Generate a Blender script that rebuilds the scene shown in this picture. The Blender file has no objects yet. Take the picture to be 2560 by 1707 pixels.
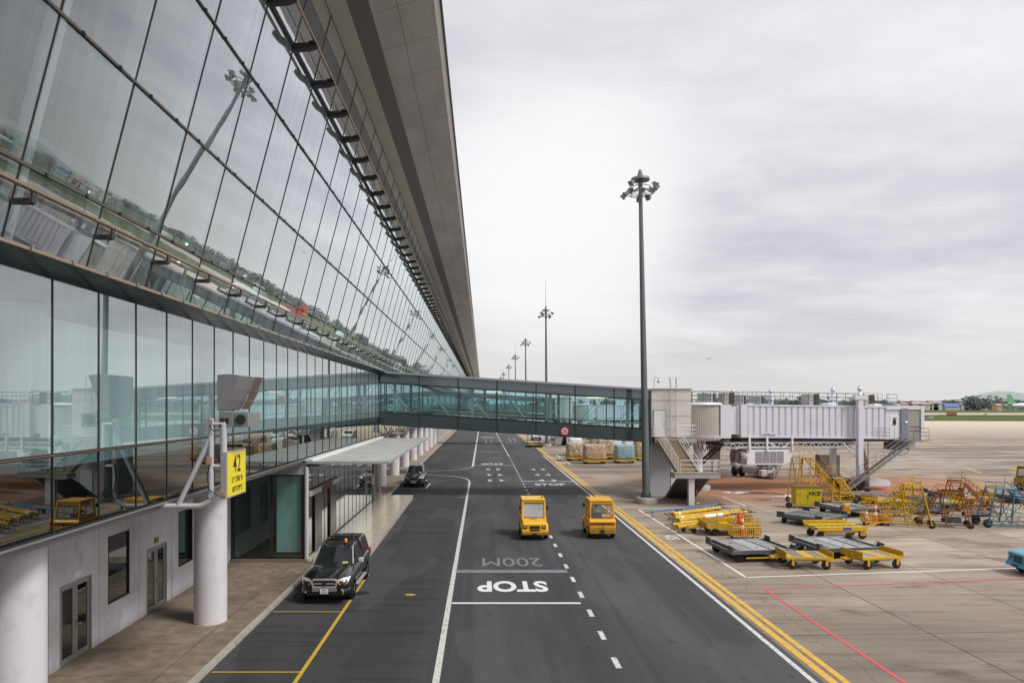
import bpy, bmesh, math, random
from math import radians as R, sin, cos, pi
from mathutils import Matrix, Vector
random.seed(7)
S = bpy.context.scene
COL = S.collection
F = 1780.0; U0 = 1206.0; V0 = 1012.0; CH = 7.5          # survey of the photograph: focal length, vanishing point, eye height

def gp(u, v, z=0.0):                                     # surveyed ground point
    Y = F * (CH - z) / (v - V0)
    return Vector(((u - U0) * Y / F, Y, z))

# ------------------------------------------------------------------ materials
MATS = {}
def newmat(name):
    m = bpy.data.materials.new(name); m.use_nodes = True
    nt = m.node_tree
    for n in list(nt.nodes): nt.nodes.remove(n)
    out = nt.nodes.new('ShaderNodeOutputMaterial')
    return m, nt, out
def N(nt, t, **kw):
    n = nt.nodes.new(t)
    for k, v in kw.items():
        if k in n.inputs.keys() if isinstance(k, str) else False: n.inputs[k].default_value = v
        else: setattr(n, k, v)
    return n
def lk(nt, a, b): nt.links.new(a, b)
def math_n(nt, op, a, b=None, c=None):
    n = nt.nodes.new('ShaderNodeMath'); n.operation = op
    for i, x in enumerate((a, b, c)):
        if x is None: continue
        if isinstance(x, (int, float)): n.inputs[i].default_value = x
        else: nt.links.new(x, n.inputs[i])
    return n.outputs[0]
def mixc(nt, fac, a, b, mode='MIX'):
    n = nt.nodes.new('ShaderNodeMix'); n.data_type = 'RGBA'; n.blend_type = mode
    for sock, x in ((n.inputs[0], fac), (n.inputs[6], a), (n.inputs[7], b)):
        if isinstance(x, (int, float)): sock.default_value = x
        elif isinstance(x, tuple): sock.default_value = (*x[:3], 1)
        else: nt.links.new(x, sock)
    return n.outputs[2]
def noise(nt, vec, scale, detail=4, rough=.55, lo=None, hi=None):
    n = nt.nodes.new('ShaderNodeTexNoise'); n.inputs['Scale'].default_value = scale
    n.inputs['Detail'].default_value = detail; n.inputs['Roughness'].default_value = rough
    if vec is not None: nt.links.new(vec, n.inputs['Vector'])
    o = n.outputs['Fac']
    if lo is not None:
        r = nt.nodes.new('ShaderNodeMapRange'); r.inputs[1].default_value = lo; r.inputs[2].default_value = hi
        r.interpolation_type = 'SMOOTHSTEP'
        nt.links.new(o, r.inputs[0]); o = r.outputs[0]
    return o
def vscale(nt, vec, s):
    n = nt.nodes.new('ShaderNodeMapping'); n.inputs['Scale'].default_value = s; nt.links.new(vec, n.inputs['Vector'])
    return n.outputs[0]

def smooth(nt, x, a, b):
    r = nt.nodes.new('ShaderNodeMapRange'); r.interpolation_type = 'SMOOTHSTEP'
    r.inputs[1].default_value = a; r.inputs[2].default_value = b
    lk(nt, x, r.inputs[0]); return r.outputs[0]

def paint(name, col, rough=.5, metal=0.0, var=.18, scale=2.5, dirt=0.0, dirtcol=(.10, .07, .05), bump=0.0, spec=.5, coat=0.0, bscale=60):
    if name in MATS: return MATS[name]
    m, nt, out = newmat(name)
    p = nt.nodes.new('ShaderNodeBsdfPrincipled')
    tc = nt.nodes.new('ShaderNodeTexCoord').outputs['Object']
    n1 = noise(nt, tc, scale, 5, .6)
    dark = tuple(c * (1 - var) for c in col); lite = tuple(min(1, c * (1 + var)) for c in col)
    c = mixc(nt, n1, dark, lite)
    if dirt > 0:
        n2 = noise(nt, tc, scale * 1.7, 8, .7, .52, .72)
        c = mixc(nt, math_n(nt, 'MULTIPLY', n2, dirt), c, dirtcol)
    lk(nt, c, p.inputs['Base Color'])
    rr = math_n(nt, 'ADD', math_n(nt, 'MULTIPLY', n1, .25), rough - .12)
    lk(nt, rr, p.inputs['Roughness'])
    p.inputs['Metallic'].default_value = metal
    p.inputs['Specular IOR Level'].default_value = spec
    p.inputs['Coat Weight'].default_value = coat
    p.inputs['Coat Roughness'].default_value = .05
    if bump > 0:
        b = nt.nodes.new('ShaderNodeBump'); b.inputs['Strength'].default_value = bump; b.inputs['Distance'].default_value = .01
        lk(nt, noise(nt, tc, bscale, 4), b.inputs['Height']); lk(nt, b.outputs[0], p.inputs['Normal'])
    lk(nt, p.outputs[0], out.inputs[0])
    MATS[name] = m
    return m

def emis(name, col, st):
    m, nt, out = newmat(name); e = nt.nodes.new('ShaderNodeEmission')
    e.inputs[0].default_value = (*col, 1); e.inputs[1].default_value = st
    lk(nt, e.outputs[0], out.inputs[0]); return m

def glass(name, tint, lo, gain, power=1.3, wav=.0022, wscale=.55, gcol=(.93, .97, .97), rough=0.0, veil=0.0):
    m, nt, out = newmat(name)
    lw = nt.nodes.new('ShaderNodeLayerWeight'); lw.inputs['Blend'].default_value = .5
    g = nt.nodes.new('ShaderNodeNewGeometry')
    pos = g.outputs['Position']
    # facing = 1-|cos| from the layer weight node at blend .5
    if power < 0:                                        # steep coating curve
        f = smooth(nt, lw.outputs['Facing'], .27, .80)
    else: f = math_n(nt, 'POWER', lw.outputs['Facing'], power)
    f = math_n(nt, 'ADD', math_n(nt, 'MULTIPLY', f, gain), lo)
    n = nt.nodes.new('ShaderNodeTexNoise'); n.inputs['Scale'].default_value = wscale; n.inputs['Detail'].default_value = 1.5
    lk(nt, vscale(nt, pos, (1, 1.0, .55)), n.inputs['Vector'])
    b = nt.nodes.new('ShaderNodeBump'); b.inputs['Strength'].default_value = 1; b.inputs['Distance'].default_value = wav
    lk(nt, n.outputs['Fac'], b.inputs['Height'])
    gl = nt.nodes.new('ShaderNodeBsdfGlossy'); gl.inputs['Roughness'].default_value = rough
    gl.inputs['Color'].default_value = (*gcol, 1); lk(nt, b.outputs[0], gl.inputs['Normal'])
    tr = nt.nodes.new('ShaderNodeBsdfTransparent')
    d = noise(nt, vscale(nt, pos, (1, 1, .25)), .9, 4, .6, .35, .75)
    lk(nt, mixc(nt, d, tint, tuple(t * .86 for t in tint)), tr.inputs['Color'])
    mx = nt.nodes.new('ShaderNodeMixShader'); lk(nt, f, mx.inputs[0]); lk(nt, tr.outputs[0], mx.inputs[1]); lk(nt, gl.outputs[0], mx.inputs[2])
    sh = mx.outputs[0]
    if veil > 0:                                         # pale streaked veil mixed in to brighten the panes and mute reflections
        df = nt.nodes.new('ShaderNodeBsdfDiffuse'); df.inputs['Color'].default_value = (.62, .70, .74, 1)
        dn = noise(nt, vscale(nt, pos, (1, 3.2, .10)), 1.0, 5, .65, .30, .72)
        m2 = nt.nodes.new('ShaderNodeMixShader'); lk(nt, math_n(nt, 'ADD', math_n(nt, 'MULTIPLY', dn, veil), veil * .45), m2.inputs[0]); lk(nt, sh, m2.inputs[1]); lk(nt, df.outputs[0], m2.inputs[2]); sh = m2.outputs[0]
    lk(nt, sh, out.inputs[0]); return m

G_UP = glass('facade_glass', (.70, .80, .80), .04, .92, -1, .003, gcol=(.93, .99, 1.0), veil=.17)
G_LOW = glass('concourse_glass', (.70, .89, .87), .06, .88, 1.35, .0022, veil=.10)
G_SPAN = glass('spandrel_glass', (.16, .24, .25), .02, .90, 2.3, .0018)
G_BR = glass('bridge_glass', (.70, .88, .90), .05, .6, 1.8, .001)
G_VEST = glass('vestibule_glass', (.50, .62, .60), .07, .90, 1.2, .0006, gcol=(.97, .99, .98))
G_VESTF = glass('vestibule_front_glass', (.66, .80, .78), .05, .55, 1.4, .0006)
G_DARK = glass('dark_glass', (.05, .06, .06), .06, .6, 1.6, .0006)
G_CAR = paint('car_glass', (.012, .016, .017), .12, 0, .1, 2, spec=.8)
G_CLEAR = glass('cab_glass', (.80, .86, .86), .08, .5, 2.0, 0.0003)
G_SKYWIN = paint('windscreen_glare', (.45, .48, .5), .16, 0, .25, 1.2, spec=.9)

def pos_mat(name):
    m, nt, out = newmat(name)
    p = nt.nodes.new('ShaderNodeBsdfPrincipled'); lk(nt, p.outputs[0], out.inputs[0])
    pos = nt.nodes.new('ShaderNodeNewGeometry').outputs['Position']
    sx = nt.nodes.new('ShaderNodeSeparateXYZ'); lk(nt, pos, sx.inputs[0])
    return m, nt, p, pos, sx.outputs[0], sx.outputs[1]
def linemask(nt, coord, period, off, w):                 # 1 on a thin line every `period`
    a = math_n(nt, 'DIVIDE', math_n(nt, 'SUBTRACT', coord, off), period)
    a = math_n(nt, 'ABSOLUTE', math_n(nt, 'SUBTRACT', a, math_n(nt, 'ROUND', a)))
    return math_n(nt, 'LESS_THAN', a, w / period)
def bumpn(nt, p, h, st, dist):
    b = nt.nodes.new('ShaderNodeBump'); b.inputs['Strength'].default_value = st; b.inputs['Distance'].default_value = dist
    lk(nt, h, b.inputs['Height']); lk(nt, b.outputs[0], p.inputs['Normal'])
def m_asphalt():
    m, nt, p, pos, X, Y = pos_mat('asphalt')
    big = noise(nt, vscale(nt, pos, (.35, .06, 1)), 1.0, 4, .6, .3, .75)
    c = mixc(nt, big, (.050, .051, .054), (.096, .097, .101))
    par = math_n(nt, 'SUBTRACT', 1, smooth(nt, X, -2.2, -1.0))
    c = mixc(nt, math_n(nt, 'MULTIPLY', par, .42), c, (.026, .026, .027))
    fine = noise(nt, pos, 14, 5, .75, .3, .7)
    c = mixc(nt, math_n(nt, 'MULTIPLY', fine, .30), c, (.03, .03, .032))
    sp = noise(nt, pos, 30, 2, .6, .66, .74)
    c = mixc(nt, math_n(nt, 'MULTIPLY', sp, .22), c, (.22, .22, .22))
    # tyre tracks running along the road and rubber marks across the parking strip
    tr = noise(nt, vscale(nt, pos, (1.7, .02, 1)), 1.0, 3, .6, .46, .64)
    c = mixc(nt, math_n(nt, 'MULTIPLY', tr, .55), c, (.040, .040, .042))
    st = noise(nt, vscale(nt, pos, (.12, 1.8, 1)), 1.0, 5, .7, .50, .64)
    c = mixc(nt, math_n(nt, 'MULTIPLY', math_n(nt, 'MULTIPLY', st, par), .55), c, (.017, .017, .018))
    pt = noise(nt, vscale(nt, pos, (.5, .16, 1)), .5, 2, .5, .54, .57)
    c = mixc(nt, math_n(nt, 'MULTIPLY', pt, .3), c, (.105, .105, .108))
    drip = noise(nt, vscale(nt, pos, (1, .5, 1)), 1.7, 4, .6, .63, .70)
    c = mixc(nt, math_n(nt, 'MULTIPLY', drip, .5), c, (.022, .022, .023))
    # paving seams
    seam = math_n(nt, 'LESS_THAN', math_n(nt, 'ABSOLUTE', math_n(nt, 'SUBTRACT', math_n(nt, 'ADD', X, math_n(nt, 'MULTIPLY', noise(nt, pos, .5, 5), .18)), 4.95)), .012)
    c = mixc(nt, math_n(nt, 'MULTIPLY', seam, .5), c, (.02, .02, .02))
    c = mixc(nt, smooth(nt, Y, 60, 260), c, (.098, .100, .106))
    lk(nt, c, p.inputs['Base Color'])
    p.inputs['Roughness'].default_value = .82; p.inputs['Specular IOR Level'].default_value = .35
    bumpn(nt, p, fine, .5, .01)
    return m
def m_concrete():
    m, nt, p, pos, X, Y = pos_mat('apron_concrete')
    a = noise(nt, vscale(nt, pos, (.12, .32, 1)), 1.0, 8, .7, .34, .66)
    c = mixc(nt, a, (.36, .30, .235), (.60, .51, .40))
    Yt = math_n(nt, 'SUBTRACT', Y, math_n(nt, 'MULTIPLY', X, .055))
    # slab-by-slab tone
    fx = math_n(nt, 'FLOOR', math_n(nt, 'DIVIDE', math_n(nt, 'SUBTRACT', X, 14.7), 5.1))
    fy = math_n(nt, 'FLOOR', math_n(nt, 'DIVIDE', math_n(nt, 'SUBTRACT', Yt, 22.6), 4.6))
    cb = nt.nodes.new('ShaderNodeCombineXYZ'); lk(nt, fx, cb.inputs[0]); lk(nt, fy, cb.inputs[1])
    wn = nt.nodes.new('ShaderNodeTexWhiteNoise'); lk(nt, cb.outputs[0], wn.inputs['Vector'])
    c = mixc(nt, math_n(nt, 'MULTIPLY', wn.outputs['Value'], .75), c, (.30, .25, .195))
    st = noise(nt, vscale(nt, pos, (.16, 2.2, 1)), 1.0, 6, .7, .47, .64)
    c = mixc(nt, math_n(nt, 'MULTIPLY', st, .7), c, (.19, .14, .10))
    fine = noise(nt, pos, 9, 6, .75, .3, .7)
    c = mixc(nt, math_n(nt, 'MULTIPLY', fine, .4), c, (.15, .125, .10))
    red = noise(nt, vscale(nt, pos, (.5, 2.5, 1)), 1.6, 5, .7, .5, .62)
    c = mixc(nt, math_n(nt, 'MULTIPLY', red, .24), c, (.36, .16, .10))
    # rusty clay stain under the gate
    band = math_n(nt, 'MULTIPLY', smooth(nt, Y, 50, 58), math_n(nt, 'SUBTRACT', 1, smooth(nt, Y, 70, 82)))
    band = math_n(nt, 'MULTIPLY', band, math_n(nt, 'MULTIPLY', smooth(nt, X, 13, 19), math_n(nt, 'SUBTRACT', 1, smooth(nt, X, 36, 60))))
    rn = noise(nt, vscale(nt, pos, (.07, .28, 1)), 1.0, 5, .65, .25, .52)
    c = mixc(nt, math_n(nt, 'MULTIPLY', math_n(nt, 'MULTIPLY', band, rn), .85), c, (.40, .15, .05))
    # dark rubber and oil further out
    far = math_n(nt, 'MULTIPLY', smooth(nt, Y, 62, 85), math_n(nt, 'SUBTRACT', 1, smooth(nt, Y, 150, 240)))
    fn = noise(nt, vscale(nt, pos, (.03, .16, 1)), 1.0, 6, .7, .44, .60)
    c = mixc(nt, math_n(nt, 'MULTIPLY', math_n(nt, 'MULTIPLY', far, fn), .75), c, (.10, .088, .080))
    oil = noise(nt, vscale(nt, pos, (.35, .6, 1)), .6, 5, .6, .56, .68)
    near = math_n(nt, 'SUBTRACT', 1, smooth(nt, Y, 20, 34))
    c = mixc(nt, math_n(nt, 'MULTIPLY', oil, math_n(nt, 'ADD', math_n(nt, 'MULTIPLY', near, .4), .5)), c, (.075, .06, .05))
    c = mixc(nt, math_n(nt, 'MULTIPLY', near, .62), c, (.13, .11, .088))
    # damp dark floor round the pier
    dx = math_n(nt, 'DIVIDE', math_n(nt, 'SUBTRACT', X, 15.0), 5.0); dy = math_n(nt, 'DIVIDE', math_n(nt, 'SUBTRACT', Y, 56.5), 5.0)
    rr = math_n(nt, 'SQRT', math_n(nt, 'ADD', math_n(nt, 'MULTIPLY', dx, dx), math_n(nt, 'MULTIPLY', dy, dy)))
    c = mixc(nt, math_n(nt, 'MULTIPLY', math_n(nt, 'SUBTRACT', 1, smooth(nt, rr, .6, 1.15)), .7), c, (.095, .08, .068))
    # joints and cracks
    j = math_n(nt, 'MAXIMUM', linemask(nt, X, 5.1, 14.7, .028), linemask(nt, Yt, 4.6, 22.6, .02))
    c = mixc(nt, math_n(nt, 'MULTIPLY', j, .8), c, (.05, .042, .035))
    cx = math_n(nt, 'ADD', X, math_n(nt, 'MULTIPLY', math_n(nt, 'SUBTRACT', noise(nt, vscale(nt, pos, (0.0, 1, 1)), .55, 7, .62), .5), 1.9))
    ck = math_n(nt, 'LESS_THAN', math_n(nt, 'ABSOLUTE', math_n(nt, 'SUBTRACT', cx, 10.8)), .013)
    ck = math_n(nt, 'MULTIPLY', ck, math_n(nt, 'LESS_THAN', Y, 36.5))
    gap = noise(nt, vscale(nt, pos, (0.0, 1, 1)), .9, 3, .6, .42, .5)
    c = mixc(nt, math_n(nt, 'MULTIPLY', math_n(nt, 'MULTIPLY', ck, gap), .6), c, (.03, .028, .025))
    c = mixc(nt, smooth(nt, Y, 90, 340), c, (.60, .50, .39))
    lk(nt, c, p.inputs['Base Color'])
    p.inputs['Roughness'].default_value = .8; p.inputs['Specular IOR Level'].default_value = .3
    bumpn(nt, p, fine, .35, .008)
    return m
def m_pave():
    m, nt, p, pos, X, Y = pos_mat('pavement_aggregate')
    a = noise(nt, pos, 2.2, 6, .7, .3, .7)
    c = mixc(nt, a, (.16, .125, .088), (.28, .225, .16))
    r = noise(nt, pos, 9, 4, .7, .5, .7)
    c = mixc(nt, math_n(nt, 'MULTIPLY', r, .35), c, (.26, .14, .08))
    big = noise(nt, pos, .45, 3, .5, .4, .7)
    c = mixc(nt, math_n(nt, 'MULTIPLY', big, .45), c, (.085, .072, .058))
    j = math_n(nt, 'MAXIMUM', linemask(nt, Y, 2.575, 19.44, .012), math_n(nt, 'LESS_THAN', math_n(nt, 'ABSOLUTE', math_n(nt, 'ADD', X, 8.82)), .014))
    c = mixc(nt, math_n(nt, 'MULTIPLY', j, .8), c, (.03, .026, .022))
    # column's cast shadow painted into the pavement colour
    dx = math_n(nt, 'DIVIDE', math_n(nt, 'ADD', X, 10.4), 1.3); dy = math_n(nt, 'DIVIDE', math_n(nt, 'SUBTRACT', Y, 24.9), .8)
    rr = math_n(nt, 'SQRT', math_n(nt, 'ADD', math_n(nt, 'MULTIPLY', dx, dx), math_n(nt, 'MULTIPLY', dy, dy)))
    c = mixc(nt, math_n(nt, 'MULTIPLY', math_n(nt, 'SUBTRACT', 1, smooth(nt, rr, .1, 1.1)), .75), c, (.035, .03, .026))
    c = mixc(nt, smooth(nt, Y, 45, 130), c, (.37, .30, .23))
    lk(nt, c, p.inputs['Base Color']); p.inputs['Roughness'].default_value = .78
    bumpn(nt, p, r, .5, .01)
    return m
def m_line(name, col, wear=.35, under=(.07, .07, .072), ws=5):
    m, nt, p, pos, X, Y = pos_mat(name)
    w = noise(nt, pos, ws, 7, .75, .5, .66)
    c = mixc(nt, math_n(nt, 'MULTIPLY', w, wear), col, under)
    g = noise(nt, pos, .8, 3, .6, .3, .8)
    c = mixc(nt, math_n(nt, 'MULTIPLY', g, .18), c, tuple(x * .6 for x in col))
    lk(nt, c, p.inputs['Base Color']); p.inputs['Roughness'].default_value = .6
    return m
def m_grass():
    m, nt, p, pos, X, Y = pos_mat('grass_field')
    a = noise(nt, vscale(nt, pos, (.01, .03, 1)), 1, 5, .6, .3, .7)
    c = mixc(nt, a, (.060, .085, .022), (.115, .145, .052))
    c = mixc(nt, noise(nt, vscale(nt, pos, (.1, .5, 1)), 1, 4, .6, .5, .7), c, (.045, .08, .02))
    c = mixc(nt, smooth(nt, Y, 500, 2500), c, (.22, .27, .17))  # pales with distance, haze put into the grass colour
    lk(nt, c, p.inputs['Base Color']); p.inputs['Roughness'].default_value = .9; p.inputs['Specular IOR Level'].default_value = .1
    return m
def m_wall():
    m, nt, p, pos, X, Y = pos_mat('wall_panel_concrete')
    sz = nt.nodes.new('ShaderNodeSeparateXYZ'); lk(nt, pos, sz.inputs[0]); Z = sz.outputs[2]
    a = noise(nt, pos, .7, 6, .6, .3, .7)
    c = mixc(nt, a, (.54, .525, .545), (.70, .685, .705))
    s = noise(nt, vscale(nt, pos, (1, 1, .35)), 1.6, 6, .7, .5, .75)
    c = mixc(nt, math_n(nt, 'MULTIPLY', s, .55), c, (.26, .25, .25))
    c = mixc(nt, math_n(nt, 'MULTIPLY', linemask(nt, Y, 2.575, 19.44, .014), .75), c, (.09, .09, .09))
    low = math_n(nt, 'SUBTRACT', 1, smooth(nt, Z, .1, .45))
    c = mixc(nt, math_n(nt, 'MULTIPLY', low, .4), c, (.18, .16, .14))
    lk(nt, c, p.inputs['Base Color']); p.inputs['Roughness'].default_value = .62
    bumpn(nt, p, noise(nt, pos, 40, 4), .15, .004)
    return m
def m_soffit():
    m, nt, p, pos, X, Y = pos_mat('soffit_panel')
    a = noise(nt, vscale(nt, pos, (.6, .2, 1)), 1, 5, .6, .3, .7)
    c = mixc(nt, a, (.50, .52, .55), (.64, .66, .69))
    r = noise(nt, vscale(nt, pos, (1.2, .25, 1)), .9, 5, .7, .52, .72)
    c = mixc(nt, math_n(nt, 'MULTIPLY', r, .35), c, (.62, .48, .38))
    j = math_n(nt, 'MAXIMUM', linemask(nt, Y, 2.5, 24.0, .02), math_n(nt, 'LESS_THAN', math_n(nt, 'ABSOLUTE', math_n(nt, 'ADD', X, 2.86)), .02))
    c = mixc(nt, math_n(nt, 'MULTIPLY', j, .6), c, (.20, .19, .18))
    lk(nt, c, p.inputs['Base Color']); p.inputs['Roughness'].default_value = .6
    return m
def m_plinth():
    m, nt, p, pos, X, Y = pos_mat('polished_stone')
    a = noise(nt, pos, 3, 6, .7, .3, .7)
    c = mixc(nt, a, (.52, .46, .34), (.70, .62, .47))
    j = math_n(nt, 'MAXIMUM', linemask(nt, Y, 3.3, 35, .02), linemask(nt, X, .9, -8.2, .008))
    c = mixc(nt, math_n(nt, 'MULTIPLY', j, .6), c, (.10, .09, .08))
    lk(nt, c, p.inputs['Base Color']); p.inputs['Roughness'].default_value = .16; p.inputs['Specular IOR Level'].default_value = .7
    return m
def m_canopy():
    m, nt, p, pos, X, Y = pos_mat('canopy_sheet')
    a = noise(nt, pos, .8, 5, .6, .3, .7)
    c = mixc(nt, a, (.44, .45, .42), (.56, .57, .535))
    j = math_n(nt, 'MULTIPLY', linemask(nt, X, .62, -8.0, .06), linemask(nt, Y, 1.05, 33.9, .16))
    c = mixc(nt, math_n(nt, 'MULTIPLY', j, .55), c, (.22, .22, .20))
    lk(nt, c, p.inputs['Base Color']); p.inputs['Roughness'].default_value = .45
    return m
ASPH = m_asphalt(); CONC = m_concrete(); PAVE = m_pave(); GRASS = m_grass(); WALL = m_wall(); SOFF = m_soffit(); PLINTH = m_plinth(); CANOPY = m_canopy()
WLINE = m_line('white_marking', (.66, .64, .60), .72); WCRISP = m_line('white_letter_paint', (.78, .79, .80), .2)
WFADE = m_line('faded_marking', (.22, .22, .24), .5); YLINE = m_line('yellow_marking', (.72, .42, .035), .8, (.25, .21, .17), 4)
YTHIN = m_line('yellow_bay_marking', (.60, .38, .03), .3); RLINE = m_line('red_marking', (.62, .09, .09), .12, (.3, .25, .2))
APWHITE = m_line('apron_white_marking', (.72, .71, .68), .3, (.3, .26, .22))
KERB = paint('kerb_stone', (.40, .36, .31), .8, 0, .25, 2, .5, bump=.3)
COLM = paint('column_render', (.66, .64, .66), .55, 0, .12, .9, .4, (.40, .37, .37))
ALU = paint('aluminium_trim', (.42, .42, .42), .35, .7, .12, 1)
BRONZE = paint('bronze_tube', (.42, .31, .22), .28, .9, .12, .8)
MULL = paint('mullion_dark', (.035, .033, .03), .4, .3, .2, 1)
BRKT = paint('bracket_dark', (.06, .055, .05), .5, .4, .2, 2)
GREYP = paint('grey_panel', (.40, .39, .395), .5, .2, .1, .7)
GREYL = paint('light_steel', (.50, .51, .52), .4, .4, .1, .8)
BEIGE = paint('beige_soffit', (.78, .79, .74), .6, .1, .12, .35, .25, (.45, .33, .22))
DARKS = paint('dark_strip', (.26, .27, .28), .7, 0, .1, .5)
TEALD = paint('dark_teal_panel', (.030, .052, .057), .16, 0, .22, .45, spec=.7)
INT_D = paint('interior_dark', (.16, .17, .175), .8, 0, .3, .3)
INT_L = paint('interior_light', (.82, .86, .88), .7, 0, .1, .3)
def glow_wall():
    m = paint('glowing_interior_wall', (.80, .86, .88), .7, 0, .12, .25); b = next(n for n in m.node_tree.nodes if n.type == 'BSDF_PRINCIPLED')
    b.inputs['Emission Color'].default_value = (.85, .96, 1, 1); b.inputs['Emission Strength'].default_value = .20; return m  # wall itself glows faintly, standing in for lighting inside the concourse
GLOWW = glow_wall()
INT_F = paint('interior_floor', (.22, .22, .21), .4, 0, .2, .5)
FIN = paint('interior_fin', (.80, .84, .83), .5, 0, .05, .5)
PIPE = paint('white_pipe', (.58, .57, .59), .35, .1, .08, 2)
SIGNY = paint('sign_yellow', (.86, .72, .02), .45, 0, .05, 2)
BLACK = paint('black_rubber', (.015, .015, .016), .7, 0, .3, 4)
INK = paint('black_ink', (.02, .02, .02), .5)
WHITE = paint('white_paint', (.80, .80, .81), .45, 0, .07, .8, .15, (.45, .43, .4))
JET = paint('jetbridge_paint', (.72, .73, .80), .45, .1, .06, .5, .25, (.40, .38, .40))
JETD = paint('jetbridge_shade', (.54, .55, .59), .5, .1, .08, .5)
SLAT = paint('slat_curtain', (.44, .42, .38), .5, .1, .06, .5)
CLAD = paint('cladding_beige', (.70, .665, .62), .5, .1, .07, .4, .15, (.4, .37, .33))
GALV = paint('galvanised', (.27, .28, .28), .42, .6, .2, 2)
MASTM = paint('mast_steel', (.15, .175, .175), .5, .4, .15, 1)
STEPC = paint('stair_concrete', (.30, .23, .155), .8, 0, .25, 2, .5)
STEEL = paint('dolly_steel', (.12, .125, .13), .5, .3, .3, 2.5, .5)
STEELB = paint('dolly_blue_grey', (.07, .09, .13), .5, .3, .3, 2.5, .4)
ROLL = paint('roller_grey', (.20, .195, .19), .42, .3, .25, 6, .4)
YEL = paint('equipment_yellow', (.60, .36, .014), .45, 0, .3, 2.5, .8, (.16, .08, .02))
YELB = paint('tug_yellow', (.92, .50, .006), .35, 0, .10, 2.5, .25, (.35, .18, .02), coat=.3)
YELO = paint('tug_ochre', (.84, .42, .006), .4, 0, .12, 2.5, .35, (.3, .15, .02), coat=.2)
YELL = paint('cabinet_yellow', (.55, .43, .012), .5, 0, .15, 1.5, .55, (.20, .12, .02))
RUST = paint('rusty_orange', (.27, .10, .02), .6, 0, .3, 2.5, .6, (.06, .03, .02))
BLUE = paint('stair_blue', (.04, .17, .235), .5, 0, .2, 2, .4)
TBLUE = paint('tug_blue', (.035, .32, .50), .35, 0, .12, 2, .2, coat=.3)
PBLUE = paint('towbar_blue', (.05, .18, .42), .45, 0, .15, 2, .3)
DKBLUE = paint('label_blue', (.04, .07, .40), .4)
CONE = paint('cone_orange', (.80, .11, .02), .5, 0, .15, 2)
CARB = paint('car_black', (.010, .010, .012), .22, 0, .1, 2, coat=1.0)
CARG = paint('car_dark_grey', (.016, .0155, .017), .28, .2, .1, 2, coat=.8)
CHROME = paint('chrome', (.55, .55, .56), .22, .9, .05, 2)
LAMP = paint('lamp_lens', (.75, .76, .78), .15, .3, .3, 12)
ORANGE = paint('orange_lens', (.85, .20, .01), .3)
REDL = paint('red_lens', (.40, .015, .01), .3)
REDS = paint('red_sign', (.62, .01, .02), .4)
LEDR = paint('led_board', (.14, .012, .01), .5)
BROWN = paint('brown_panel', (.07, .05, .035), .25, 0, .3, 1, spec=.8)
TEALP = paint('teal_curtain', (.50, .68, .66), .7, 0, .1, .5)
SKIN = paint('skin', (.42, .26, .18), .6); HAIR = paint('hair', (.02, .017, .015), .6)
VEST = paint('vest_yellow', (.62, .74, .30), .7, 0, .2, 6); CLOTH = paint('dark_cloth', (.05, .06, .09), .8)

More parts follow.
